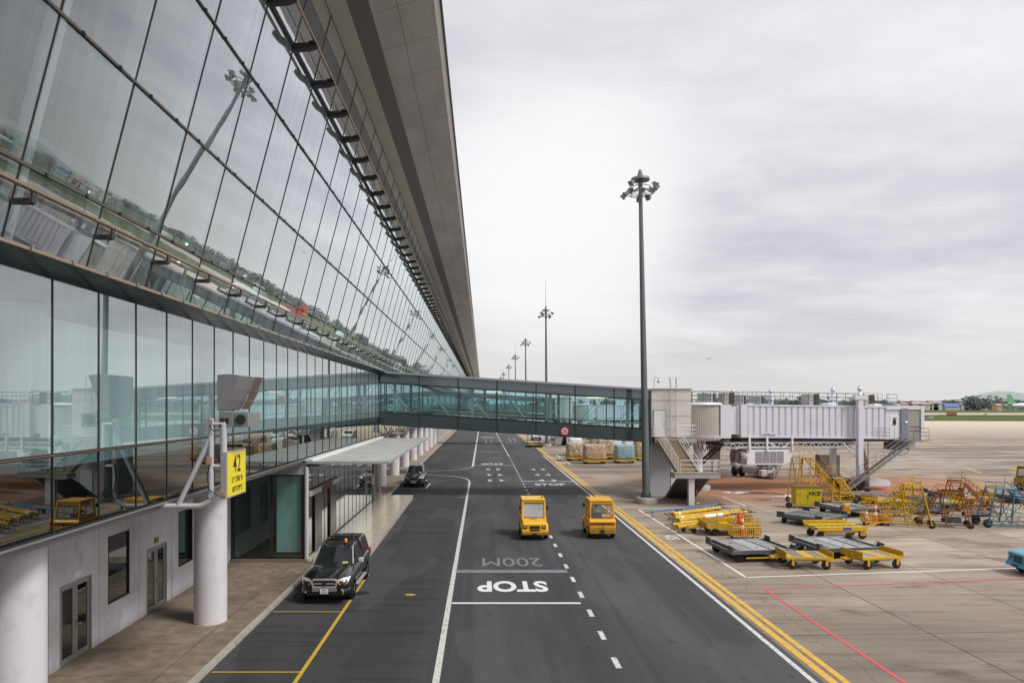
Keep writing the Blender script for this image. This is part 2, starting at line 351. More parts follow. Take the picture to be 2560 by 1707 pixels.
# ------------------------------------------------------------------ mesh builder
class MB:
    def __init__(s): s.v = []; s.f = []; s.M = Matrix.Identity(4); s.sm = []
    def add(s, vs, fs, smooth=False):
        o = len(s.v); s.v += [tuple(s.M @ Vector(p)) for p in vs]
        for f in fs: s.f.append(tuple(i + o for i in f)); s.sm.append(smooth)
        return s
    def box(s, x0, x1, y0, y1, z0, z1):
        vs = [(x, y, z) for z in (z0, z1) for y in (y0, y1) for x in (x0, x1)]
        return s.add(vs, [(0, 2, 3, 1), (4, 5, 7, 6), (0, 1, 5, 4), (2, 6, 7, 3), (0, 4, 6, 2), (1, 3, 7, 5)])
    def cb(s, x, y, z, w, d, h): return s.box(x - w / 2, x + w / 2, y - d / 2, y + d / 2, z - h / 2, z + h / 2)
    def tube(s, pts, r, n=8, r2=None, caps=True):
        pts = [Vector(p) for p in pts]; rings = []; vs = []
        for i, p in enumerate(pts):
            a = pts[max(0, i - 1)]; b = pts[min(len(pts) - 1, i + 1)]
            d = (b - a).normalized()
            up = Vector((0, 0, 1)) if abs(d.z) < .95 else Vector((0, 1, 0))
            e1 = d.cross(up).normalized(); e2 = d.cross(e1)
            rr = r if r2 is None else r + (r2 - r) * i / (len(pts) - 1)
            for k in range(n):
                t = 2 * pi * (k + .5) / n
                vs.append(p + e1 * cos(t) * rr + e2 * sin(t) * rr)
        fs = []
        for i in range(len(pts) - 1):
            for k in range(n):
                fs.append((i * n + k, i * n + (k + 1) % n, (i + 1) * n + (k + 1) % n, (i + 1) * n + k))
        s.add(vs, fs, n > 5)
        if caps: s.add([vs[k] for k in range(n)] + [vs[(len(pts) - 1) * n + k] for k in range(n)], [tuple(range(n))[::-1], tuple(range(n, 2 * n))])
        return s
    def bar(s, a, b, w, h=None):                          # square bar a->b
        h = h or w; a = Vector(a); b = Vector(b); d = (b - a).normalized()
        up = Vector((0, 0, 1)) if abs(d.z) < .95 else Vector((0, 1, 0))
        e1 = d.cross(up).normalized() * w / 2; e2 = e1.normalized().cross(d) * h / 2
        vs = [p + e1 * i + e2 * j for p in (a, b) for i, j in ((-1, -1), (1, -1), (1, 1), (-1, 1))]
        return s.add(vs, [(0, 1, 2, 3), (7, 6, 5, 4), (0, 4, 5, 1), (1, 5, 6, 2), (2, 6, 7, 3), (3, 7, 4, 0)])
    def prism(s, prof, y0, y1, axis='y'):                 # profile (a,b) extruded along axis
        n = len(prof); vs = []
        for t in (y0, y1):
            for a, b in prof: vs.append((a, t, b) if axis == 'y' else ((t, a, b) if axis == 'x' else (a, b, t)))
        return s.add(vs, [tuple(range(n)), tuple(range(2 * n - 1, n - 1, -1))] + [(i, n + i, n + (i + 1) % n, (i + 1) % n) for i in range(n)])
    def quad(s, a, b, c, d): return s.add([a, b, c, d], [(0, 1, 2, 3)])
    def loft(s, secs, cap=True, smooth=True):
        n = len(secs[0]); vs = [p for q in secs for p in q]; fs = []
        for i in range(len(secs) - 1):
            for k in range(n):
                fs.append((i * n + k, i * n + (k + 1) % n, (i + 1) * n + (k + 1) % n, (i + 1) * n + k))
        s.add(vs, fs, smooth)
        if cap: s.add(list(secs[0]) + list(secs[-1]), [tuple(range(n))[::-1], tuple(range(n, 2 * n))])
        return s
    def lathe(s, prof, c=(0, 0, 0), axis='z', n=20):      # prof: (r, t)
        vs = []
        for r, t in prof:
            for k in range(n):
                a = 2 * pi * k / n; p = (r * cos(a), r * sin(a), t)
                if axis == 'x': p = (t, r * cos(a), r * sin(a))
                if axis == 'y': p = (r * cos(a), t, r * sin(a))
                vs.append((p[0] + c[0], p[1] + c[1], p[2] + c[2]))
        fs = [(i * n + k, i * n + (k + 1) % n, (i + 1) * n + (k + 1) % n, (i + 1) * n + k) for i in range(len(prof) - 1) for k in range(n)]
        s.add(vs, fs, True)
        m = len(prof) - 1
        return s.add(vs[:n] + vs[m * n:], [tuple(range(n))[::-1], tuple(range(n, 2 * n))])
    def text(s, txt, size, mat4, bold=0.0, sx=1.0, shear=0.0, align='CENTER', sp=1.0):
        c = bpy.data.curves.new('t', 'FONT'); c.body = txt; c.size = size; c.align_x = align; c.align_y = 'CENTER'
        c.offset = bold; c.shear = shear; c.space_character = sp; c.resolution_u = 4
        o = bpy.data.objects.new('t', c); COL.objects.link(o)
        dg = bpy.context.evaluated_depsgraph_get(); me = bpy.data.meshes.new_from_object(o.evaluated_get(dg))
        M0 = s.M; s.M = M0 @ mat4 @ Matrix.Diagonal((sx, 1, 1, 1))
        s.add([v.co for v in me.vertices], [tuple(p.vertices) for p in me.polygons]); s.M = M0
        bpy.data.objects.remove(o); bpy.data.meshes.remove(me); return s
    def mesh(s, name, mat):
        me = bpy.data.meshes.new(name); me.from_pydata(s.v, [], s.f); me.validate()
        if len(me.polygons) == len(s.sm): me.polygons.foreach_set('use_smooth', s.sm)
        me.materials.append(mat); me.update(); return me

SPLIT = {'digit', 'dolly_wheel', 'hitch', 'collar', 'cab_portal', 'roof_bar', 'stop_plate', 'post', 'leg', 'end_plate', 'ramp_plate', 'sliding_door', 'vent', 'junction_box', 'mounting_arm', 'tube_light',
         'louvre', 'fan_duct', 'rail_bar', 'fork', 'hanger', 'latch_door', 'plaque', 'cab', 'bogie', 'end_wall', 'hose', 'cable', 'lift_part', 'roof_duct', 'partition_bar', 'under_beam', 'side_window', 'landing_gear', 'control_door', 'radiator_grille', 'bumper', 'stringer', 'wheel_arch', 'lens', 'band', 'rib', 'deck_plate', 'cage', 'foundation', 'frame_post'}
def islands(mb):
    n = len(mb.v); par = list(range(n))
    def find(i):
        while par[i] != i: par[i] = par[par[i]]; i = par[i]
        return i
    key = {}
    for i, p in enumerate(mb.v):
        k = (round(p[0], 3), round(p[1], 3), round(p[2], 3))
        if k in key: par[find(i)] = find(key[k])
        else: key[k] = i
    for f in mb.f:
        for j in f[1:]: par[find(f[0])] = find(j)
    g = {}
    for fi, f in enumerate(mb.f): g.setdefault(find(f[0]), []).append(fi)
    out = []
    for fs in g.values():
        m = MB(); mp = {}
        for fi in fs:
            for j in mb.f[fi]:
                if j not in mp: mp[j] = len(m.v); m.v.append(mb.v[j])
            m.f.append(tuple(mp[j] for j in mb.f[fi])); m.sm.append(mb.sm[fi])
        out.append(m)
    return out
def ob(name, mb, mat, parent=None, label=None, bevel=0, fix=True):
    if name in SPLIT and parent is not None:
        ps = islands(mb)
        if 1 < len(ps) <= 24:
            o = None
            for p in ps: o = ob1(name, p, mat, parent, label, bevel, fix)
            return o
    return ob1(name, mb, mat, parent, label, bevel, fix)
def ob1(name, mb, mat, parent=None, label=None, bevel=0, fix=True):
    me = mb.mesh(name, mat)
    if fix:
        bm = bmesh.new(); bm.from_mesh(me); bmesh.ops.recalc_face_normals(bm, faces=bm.faces); bm.to_mesh(me); bm.free()
    o = bpy.data.objects.new(name, me); COL.objects.link(o)
    if parent: o.parent = parent
    if label: o['label'] = label
    if bevel:
        m = o.modifiers.new('bevel', 'BEVEL'); m.width = bevel; m.segments = 2; m.limit_method = 'ANGLE'; m.angle_limit = R(35)
    return o
def thing(name, label, cat, loc=(0, 0, 0), rz=0, group=None):
    o = bpy.data.objects.new(name, None); COL.objects.link(o); o.empty_display_size = .3
    o.location = loc; o.rotation_euler = (0, 0, rz); o['label'] = label; o['category'] = cat
    if group: o['group'] = group
    return o
def tag(o, label, cat, group=None, kind=None):
    o['label'] = label; o['category'] = cat
    if group: o['group'] = group
    if kind: o['kind'] = kind
    return o
def struct(name, mb, mat, label=None):
    o = ob(name, mb, mat); o['kind'] = 'structure'
    o['label'] = label or name.replace('_', ' '); o['category'] = name.split('_')[-1]
    return o
def kids(o): return [c for c in bpy.data.objects if c.parent == o]
def dup(o, parent=None, **kw):
    c = o.copy(); COL.objects.link(c)
    if parent: c.parent = parent
    for k in kids(o): dup(k, c)
    for k, v in kw.items():
        if k == 'loc': c.location = v
        elif k == 'rz': c.rotation_euler = (0, 0, v)
        else: c[k] = v
    return c
def T(x, y, z): return Matrix.Translation((x, y, z))
def RZ(a): return Matrix.Rotation(a, 4, 'Z')
def RX(a): return Matrix.Rotation(a, 4, 'X')
def RY(a): return Matrix.Rotation(a, 4, 'Y')

# ------------------------------------------------------------------ ground
def sheet(x0, x1, y0, y1, z): return MB().quad((x0, y0, z), (x1, y0, z), (x1, y1, z), (x0, y1, z))
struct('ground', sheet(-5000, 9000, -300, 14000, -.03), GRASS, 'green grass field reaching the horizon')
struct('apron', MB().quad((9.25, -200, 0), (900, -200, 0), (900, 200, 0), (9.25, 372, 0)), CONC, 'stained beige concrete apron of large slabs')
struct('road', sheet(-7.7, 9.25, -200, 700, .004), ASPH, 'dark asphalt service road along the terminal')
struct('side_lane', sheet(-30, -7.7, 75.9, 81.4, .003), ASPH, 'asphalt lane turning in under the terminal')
mb = MB().quad((40, 545, -.012), (2500, 455, -.012), (2500, 600, -.012), (40, 700, -.012))
struct('taxiway', mb, paint('taxiway_concrete', (.46, .38, .31), .8, 0, .1, .02), 'pale concrete taxiway crossing the grass')
struct('runway', MB().quad((40, 1180, -.012), (2600, 1050, -.012), (2600, 1420, -.012), (40, 1330, -.012)), paint('runway_grey', (.50, .47, .42), .8, 0, .1, .02), 'distant pale runway strip')
mb = MB(); mb.box(-12.1, -7.85, -60, 75.9, -.1, .12); mb.box(-12.1, -7.85, 81.4, 700, -.1, .12)
struct('pavement', mb, PAVE, 'brown exposed aggregate pavement beside the terminal')
mb = MB()
for a, b in ((-60, 75.9), (81.4, 700)):
    mb.box(-7.85, -7.68, a, b, -.1, .13)
struct('kerb', mb, KERB, 'worn pale stone kerb edging the pavement')

# white markings on the asphalt
mb = MB(); z = .010
def seg(mb, pts, w, z=z):
    for a, b in zip(pts[:-1], pts[1:]):
        a = Vector((a[0], a[1], z)); b = Vector((b[0], b[1], z)); d = (b - a).normalized(); n = Vector((-d.y, d.x, 0)) * w / 2
        mb.quad(a - n, a + n, b + n, b - n)
seg(mb, [(-1.25, 5), (-1.27, 30), (-1.24, 69.3)], .19)
seg(mb, [(-1.24, 69.3), (-1.35, 71), (-1.65, 72.4), (-2.2, 73.7), (-3.0, 74.8), (-4.1, 75.6), (-5.8, 76.5), (-9, 77.2)], .16)
seg(mb, [(-1.17, 86.6), (-1.5, 85), (-2.0, 83.6), (-2.8, 82.4), (-4.2, 81.4), (-6.4, 80.8), (-9, 80.4)], .15)
seg(mb, [(-1.17, 86.6), (-1.12, 200), (-1.1, 600)], .26)
for k in range(36):
    y = 13.3 + 2.475 * k
    mb.box(3.81, 3.98, y - .43, y + .43, .006, z)
seg(mb, [(3.88, 103), (3.75, 160), (3.6, 600)], .15)
seg(mb, [(8.98, 5), (9.0, 106)], .16); seg(mb, [(8.95, 124), (8.8, 600)], .16)
seg(mb, [(-5.05, 63.9), (-5.0, 68.2)], .12); seg(mb, [(-7.3, 63.9), (-5.05, 63.9)], .06)
seg(mb, [(-2.0, 57.8), (-1.4, 57.8)], .12)
seg(mb, [(-1.1, 88.5), (3.8, 88.3)], .25); seg(mb, [(3.9, 70.0), (8.9, 69.8)], .30); seg(mb, [(-1.1, 113), (3.7, 113)], .2)
seg(mb, [(3.8, 136), (8.8, 136)], .4); seg(mb, [(-1.1, 165), (3.6, 165)], .4)
def rt(txt, x, y, h, w, flip, bold=.03, m=None):          # road text fitted to w x h
    m = m or mb
    t = MB(); t.text(txt, 1, Matrix.Identity(4), bold)
    xs = [v[0] for v in t.v]; ys = [v[1] for v in t.v]
    cx, cy = (max(xs) + min(xs)) / 2, (max(ys) + min(ys)) / 2
    M = T(x, y, z) @ RZ(pi if flip else 0) @ Matrix.Diagonal((w / (max(xs) - min(xs)), h / (max(ys) - min(ys)), 1, 1)) @ T(-cx, -cy, 0)
    M0 = m.M; m.M = M; m.add(t.v, t.f); m.M = M0
rt('STOP', 6.4, 67.2, 1.8, 2.9, False)
rt('4  3', 6.45, 70.9, 1.7, 1.8, False); rt('4  4', 6.45, 76.5, 1.7, 1.75, False); rt('4  5', 6.45, 83.0, 1.7, 1.7, False)
rt('4  3', 1.4, 70.8, 1.8, 1.7, True); rt('4  4', 1.35, 76.4, 1.8, 1.7, True); rt('4  5', 1.3, 83.0, 1.8, 1.75, True)
rt('STOP', 1.2, 90.6, 2.3, 2.8, True); rt('STOP', 6.3, 141, 2.4, 3.4, False); rt('STOP', 1.2, 166, 4, 3, True)
rt('4  6', 1.3, 141, 3, 1.7, True); rt('4  7', 1.3, 151, 3, 1.7, True); rt('4  6', 6.4, 150, 3, 1.7, False); rt('4  7', 6.4, 158, 3, 1.7, False)
struct('road_marking', mb, WLINE, 'white lane lines, dashes and lettering on the asphalt')
mb = MB(); seg(mb, [(-1.15, 26.95), (3.72, 26.95)], .2, .011); z = .011
rt('STOP', 1.24, 29.45, 1.75, 2.9, True, .035)
struct('stop_marking', mb, WCRISP, 'fresh white STOP painted upside down with its bar')
mb = MB(); z = .012; rt('200M', 1.42, 34.0, 1.75, 2.85, True, 0); seg(mb, [(-1.2, 32.1), (3.82, 32.1)], .55, .012)
rt('200M', 1.2, 114.6, 1.6, 2.6, True, 0)
struct('faded_marking', mb, WFADE, 'faded grey 200M lettering with a worn bar')
mb = MB(); seg(mb, [(9.50, 5), (9.50, 600)], .24, .006); seg(mb, [(9.86, 5), (9.86, 600)], .20, .006)
struct('yellow_line_marking', mb, YLINE, 'double yellow line between road and apron')
mb = MB(); seg(mb, [(-5.07, 5), (-5.07, 31.6)], .12, .009); seg(mb, [(-5.07, 31.56), (-5.6, 31.56)], .09, .0095)
for y in (14.1, 20.0, 25.85): seg(mb, [(-7.6, y), (-5.13, y)], .07, .009)
mb.add([(-3.0, 28.05, .009), (-2.75, 28.0, .009), (-2.6, 28.15, .009), (-2.8, 28.3, .009), (-3.05, 28.25, .009)], [(0, 1, 2, 3, 4)])
struct('yellow_bay_marking', mb, YTHIN, 'thin yellow parking bay lines on the asphalt')
mb = MB(); z = .008
def gl(*uv): return [tuple(gp(*p)[:2]) for p in uv]
P = gl((1596.7, 1273.4), (1865.5, 1443), (2560, 1419)); seg(mb, [P[0], P[1]], .14, z); seg(mb, [P[1], P[2], (P[2][0] * 2 - P[1][0], P[2][1] * 2 - P[1][1])], .14, z)
P = gl((1597, 1271.5), (1865, 1264), (1806, 1241.4)); seg(mb, P, .13, z + .001)
seg(mb, gl((1806, 1241.4), (1990, 1239)), .1, z)
seg(mb, gl((1390, 1136), (1427, 1161)), .16, z); seg(mb, gl((1405, 1117), (1420, 1124)), .12, z); seg(mb, gl((2300, 1232), (2560, 1243)), .12, z)
for (u, v) in ((1393, 1146.5), (1407, 1156.5)):
    p = gp(u, v); mb.cb(p.x, p.y, .005, .9, .8, .006)
M0 = mb.M; p = gp(1677, 1343); mb.text('42S', 1.0, T(p.x, p.y, z) @ RZ(R(-90)) @ Matrix.Diagonal((.95, .95, 1, 1)), .02)
struct('apron_white_marking', mb, APWHITE, 'white boundary lines of the equipment bay')
mb = MB(); P = gl((1910, 1471), (2264, 1707)); seg(mb, [P[0], (P[1][0], P[1][1]), (P[1][0] + .02, 5)], .13, .0075)
P = gl((1908, 1472), (2560, 1446)); seg(mb, [P[0], P[1], (P[1][0] * 2 - P[0][0], P[1][1] * 2 - P[0][1])], .10, .0085)
seg(mb, gl((1430, 1163), (1462, 1184), (1530, 1224)), .13, .0075); seg(mb, gl((1530, 1224), (1600, 1225)), .12, .0085)
seg(mb, gl((1690, 1246), (1715, 1264)), .1, .0075); seg(mb, gl((1327, 1092), (1345, 1104)), .2, .0075)
struct('red_marking', mb, RLINE, 'red safety lines on the apron')
mb = MB()
for a, b in (((2357, 1159, 0), (2452, 1183, 0)),):
    pass
seg(mb, gl((2415, 1170), (2452, 1182)), .35, .007); seg(mb, gl((2525, 1171), (2545, 1175)), .35, .007); seg(mb, gl((2522, 1178), (2542, 1183)), .35, .007)
struct('apron_yellow_marking', mb, YTHIN, 'short yellow guide lines far out on the apron')
mb = MB(); mb.lathe([(.30, .004), (.30, .012), (.26, .013)], (-4.78, 28.4, 0), n=24)
tag(ob('manhole_cover', mb, paint('cast_iron', (.03, .03, .03), .6, .3, .2, 6)), 'round dark manhole cover beside the yellow bay line', 'manhole cover')
# paint patches, puddles
mb = MB()
def blob(cx, cy, rx, ry, z, seed):
    rnd = random.Random(seed); pts = []
    for k in range(28):
        a = 2 * pi * k / 28; r = 1 + .25 * sin(3 * a + seed) + .18 * sin(7 * a + 2 * seed) + rnd.uniform(-.08, .08)
        pts.append((cx + rx * r * cos(a), cy + ry * r * sin(a), z))
    mb.add(pts, [tuple(range(28))])
p = gp(1838, 1231); blob(p.x, p.y, 1.0, .7, .005, 1); p = gp(1975, 1240); blob(p.x, p.y, 1.3, .9, .005, 5)
p = gp(1960, 1249.5); blob(p.x, p.y, 1.2, .25, .005, 2)
struct('puddle_water', mb, paint('wet_film', (.55, .53, .52), .07, 0, .1, 1, spec=.9), 'pale puddles reflecting the sky on the apron')
mb = MB(); p = gp(1890, 1232); blob(p.x, p.y, 1.9, .8, .004, 3); p = gp(2080, 1236); blob(p.x, p.y, 5, 1.5, .004, 9)
struct('oil_ground', mb, paint('oil_stain', (.045, .035, .03), .5, 0, .4, 1), 'dark oil stain on the clay coloured apron')

# ------------------------------------------------------------------ terminal building
TB = thing('terminal_building', 'long airport terminal with outward leaning glass facade above a glazed concourse', 'building')
YE = 420.0; XG = -8.33
def ux(z): return -7.55 + .262 * (z - 11.46)
BAYS = [11.65 + 2.5 * n for n in range(-3, 163)]
rows = [10.2, 11.46, 13.90, 16.38, 18.36, 20.70]
def up_glass(n, y0=0, seed=0):
    rnd = random.Random(seed); mb = MB()
    for i in range(n):
        for a, b in zip(rows[:-1], rows[1:]):
            e = [rnd.uniform(-.0035, .0035) for _ in range(3)]
            y = y0 + i * 2.5
            mb.quad((ux(a) + e[0], y, a), (ux(a) + e[1], y + 2.5, a), (ux(b) + e[2], y + 2.5, b), (ux(b) + e[0] - e[1] + e[2], y, b))
    return mb
def up_frame(n):
    mb = MB()
    for i in range(n):
        y = i * 2.5
        mb.bar((ux(10.2) + .008, y, 10.2), (ux(20.70) + .008, y, 20.70), .022, .026)
        for r_ in rows[1:4]:
            for o in (.625, 1.875):
                c = Vector((ux(r_) + .06, y + o, r_)); mb.cb(c.x - .02, c.y, c.z, .05, .06, .06)
    return mb
vars_ = []
for s_ in range(6):
    g = ob('facade_window', up_glass(1, seed=s_), G_UP, TB); f = ob('frame', up_frame(1), MULL, g); vars_.append(g)
NB = 70
for i in range(NB):
    if i < 6: g = vars_[i]
    else: g = dup(random.choice(vars_[:6]), TB)
    g.location = (0, BAYS[i], 0)
g = ob('facade_window', up_glass(len(BAYS) - NB, 0, 99), G_UP, TB); g.location = (0, BAYS[NB], 0); g['kind'] = 'stuff'
ob('frame', up_frame(len(BAYS) - NB), MULL, g)['kind'] = 'stuff'
for r_ in rows[1:4]:
    mb = MB(); mb.box(ux(r_) + .01, ux(r_) + .035, BAYS[0], YE, r_ - .032, r_ - .012); mb.box(ux(r_) + .01, ux(r_) + .035, BAYS[0], YE, r_ + .012, r_ + .032)
    t_ = ob('transom', mb, MULL, TB)
    ob('cover_strip', MB().box(ux(r_) + .012, ux(r_) + .04, BAYS[0], YE, r_ - .006, r_ + .006), BRONZE, t_)
# sill ledge with clamps between the facade and the concourse
mb = MB(); mb.prism([(XG - .25, 9.93), (XG + .02, 9.93), (XG + .10, 9.97), (-7.80, 10.15), (-7.80, 10.20), (-8.3, 10.22), (XG - .25, 10.1)], 4, YE)
ob('sill_panel', mb, paint('sill_dark', (.022, .03, .03), .2, .2, .15, .6), TB)
ob('sill_edge', MB().box(-7.80, -7.76, 4, YE, 10.15, 10.21), BRONZE, TB)
mb = MB()
for i in range(330): mb.cb(-7.79, 5 + .625 + 1.25 * i - .85, 10.19, .10, .09, .09)
ob('clamp', mb, GALV, TB)['kind'] = 'stuff'
# rails and brackets
ob('rail', MB().tube([(-7.36, 4, 11.02), (-7.36, YE, 11.02)], .045, 10), BRONZE, TB)
ob('rail', MB().tube([(-5.09, 4, 18.54), (-5.09, YE, 18.54)], .05, 10), BRONZE, TB)
def brk_low():
    mb = MB(); x = ux(10.87)
    mb.prism([(x, 10.79), (x, 10.87), (-7.33, 10.87), (-7.33, 10.80), (-7.40, 10.78)], -.06, .06)
    mb.bar((-7.36, 0, 10.86), (-7.36, 0, 11.0), .03); mb.bar((-7.36, -.02, 10.86), (-7.33, -.09, 10.99), .02); mb.bar((-7.36, .02, 10.86), (-7.33, .09, 10.99), .02)
    return mb
def brk_up():
    mb = MB(); x = ux(18.36)
    mb.prism([(x, 18.24), (x, 18.44), (-5.03, 18.46), (-5.00, 18.38), (-5.2, 18.30)], -.12, .12)
    mb.box(-5.24, -5.04, -.2, .2, 18.43, 18.47)
    return mb
for fn in (brk_low, brk_up):
    b0 = None
    for i in range(50):
        if b0 is None: b0 = ob('bracket', fn(), BRKT, TB); b = b0
        else: b = dup(b0, TB)
        b.location = (0, BAYS[i], 0)
    mb = MB(); m1 = fn()
    for i in range(50, len(BAYS)): mb.M = T(0, BAYS[i], 0); mb.add(m1.v, m1.f)
    ob('bracket', mb, BRKT, TB)['kind'] = 'stuff'
ob('catwalk_edge', MB().box(ux(18.36) + .01, ux(18.36) + .07, 4, YE, 18.30, 18.40), paint('catwalk_teal', (.03, .05, .05), .4, .3), TB)
# second slim rail along the upper brackets
ob('rail', MB().tube([(-5.36, 4, 18.40), (-5.36, YE, 18.40)], .02, 6), GALV, TB)
# roof overhang
K_ = 1.033
def rs(x, z): return (x * K_, 7.5 + (z - 7.5) * K_)
def strip(a, b, y0=3, y1=YE): a = rs(*a); b = rs(*b); return MB().quad((a[0], y0, a[1]), (b[0], y0, b[1]), (b[0], y1, b[1]), (a[0], y1, a[1]))
ob('roof', MB().prism([rs(*p) for p in [(-4.91, 20.27), (-4.91, 20.34), (-1.62, 20.98), (-1.40, 21.14), (-1.5, 21.22), (-30, 22.5), (-30, 22.0), (-5.2, 20.5)]], 3, YE), GREYP, TB)
ob('soffit', strip((-3.60, 20.255), (-1.60, 20.84)), SOFF, TB, fix=False)
ob('soffit_band', strip((-4.95, 20.25), (-4.30, 20.24)), BEIGE, TB, fix=False)
ob('soffit_recess', strip((-4.30, 20.24), (-3.60, 20.235)), DARKS, TB, fix=False)
f_ = ob('fascia', strip((-1.60, 20.84), (-1.40, 21.12)), paint('fascia_alu', (.62, .60, .58), .4, .2, .1, .3), TB, fix=False)
a_ = rs(-1.395, 21.05); b_ = rs(-1.36, 21.14); ob('gutter', MB().box(a_[0], b_[0], 3, YE, a_[1], b_[1]), DARKS, f_)
# interior behind the leaning facade
mb = MB(); mb.box(-30, -8.35, 3, YE, 9.55, 9.92); mb.box(-30, -8.4, 3, YE, 4.78, 4.98)
ob('floor_slab', mb, INT_F, TB)
ob('ceiling', MB().box(-30, -5.3, 3, YE, 20.0, 20.2), INT_D, TB)
ob('back_wall', MB().box(-22, -21.8, 3, YE, 9.92, 20.0), INT_D, TB)
ob('end_wall', MB().box(-30, -8.5, 2.8, 3, 0, 20), INT_D, TB); ob('end_wall', MB().box(-30, -5.5, YE - .2, YE, 0, 20), GREYP, TB)
fin = None
for i in range(34):
    if fin is None:
        m_ = MB(); m_.bar((ux(10.2) - .75, 0, 10.0), (ux(19.9) - .75, 0, 19.95), .30, .10); m_.bar((ux(10.2) - 1.15, .75, 10.0), (ux(19.9) - 1.15, .75, 19.95), .12, .10)
        fin = ob('fin', m_, FIN, TB); o = fin
    else: o = dup(fin, TB)
    o.location = (0, BAYS[i] + .9, 0)
mb = MB()
for i in range(12): mb.lathe([(.10, 0), (.10, .03)], (-10.5 - (i % 2) * 1.6, 13 + i * 3.1, 13.2), n=12)
ob('downlight', mb, emis('downlight_glow', (1, .98, .92), 6), TB)['kind'] = 'stuff'
ob('mezzanine', MB().box(-21.8, -9.9, 3, 60, 13.24, 13.5), INT_F, TB)

# concourse band (vertical glass)
LB = [13.79 + 1.6667 * n for n in range(-6, 244)]
def lo_glass(n, seed):
    rnd = random.Random(seed); mb = MB()
    for i in range(n):
        y = i * 1.6667; e = [rnd.uniform(-.0025, .0025) for _ in range(3)]
        mb.quad((XG + e[0], y, 6.55), (XG + e[1], y + 1.6667, 6.55), (XG + e[2], y + 1.6667, 9.93), (XG + e[0] - e[1] + e[2], y, 9.93))
    return mb
def lo_span(n, seed):
    rnd = random.Random(seed + 50); mb = MB()
    for i in range(n):
        y = i * 1.6667; e = [rnd.uniform(-.002, .002) for _ in range(3)]
        mb.quad((XG + e[0], y, 5.05), (XG + e[1], y + 1.6667, 5.05), (XG + e[2], y + 1.6667, 6.50), (XG + e[0] - e[1] + e[2], y, 6.50))
    return mb
def lo_frame(n):
    mb = MB()
    for i in range(n): mb.box(XG - .03, XG + .018, i * 1.6667 - .012, i * 1.6667 + .012, 5.02, 9.93)
    return mb
vs_ = []
for s_ in range(5):
    g = ob('concourse_window', lo_glass(1, s_), G_LOW, TB); ob('spandrel_pane', lo_span(1, s_), G_SPAN, g); ob('frame', lo_frame(1), MULL, g); vs_.append(g)
for i in range(80):
    g = vs_[i] if i < 5 else dup(random.choice(vs_), TB)
    g.location = (0, LB[i], 0)
g = ob('concourse_window', lo_glass(160, 77), G_LOW, TB); ob('spandrel_pane', lo_span(160, 77), G_SPAN, g)['kind'] = 'stuff'; ob('frame', lo_frame(160), MULL, g)['kind'] = 'stuff'
g.location = (0, LB[80], 0); g['kind'] = 'stuff'
mb = MB(); mb.box(XG - .02, XG + .05, 4, YE, 6.49, 6.56)
t_ = ob('transom', mb, MULL, TB); ob('cover_strip', MB().box(XG + .05, XG + .06, 4, YE, 6.515, 6.535), BRONZE, t_)
mb = MB(); mb.box(XG - .1, XG + .06, 4, YE, 4.95, 5.02); t_ = ob('base_trim', mb, MULL, TB)
ob('cover_strip', MB().box(XG + .06, XG + .075, 4, YE, 4.94, 4.985), ALU, t_)
ob('soffit', MB().quad((-12, 4, 4.93), (XG + .02, 4, 4.93), (XG + .02, YE, 4.93), (-12, YE, 4.93)), GREYP, TB, fix=False)
ob('corridor_wall', MB().box(-10.4, -10.2, 3, YE, 4.98, 9.55), GLOWW, TB)
ob('partition', MB().box(-8.9, -8.7, 4, YE, 4.98, 6.2), paint('dark_partition', (.05, .06, .065), .7), TB)
# columns / piers
c0 = ob('column', MB().lathe([(.54, .12), (.54, 9.5)], (0, 0, 0), n=40), COLM, TB, fix=True); c0.location = (-9.3, 14.2, 0)
i = 0
for n in range(1, 13):
    if n == 2 or n == 3: continue
    c = dup(c0, TB); c.location = (-9.3, 14.2 + 10.15 * n, 0)
for n in range(13, 36):
    if n == 13: p0 = ob('pier', MB().box(-.55, .45, -.5, .5, .12, 4.93), COLM, TB); c = p0
    else: c = dup(p0, TB)
    c.location = (-9.2, 14.2 + 10.15 * n, 0)
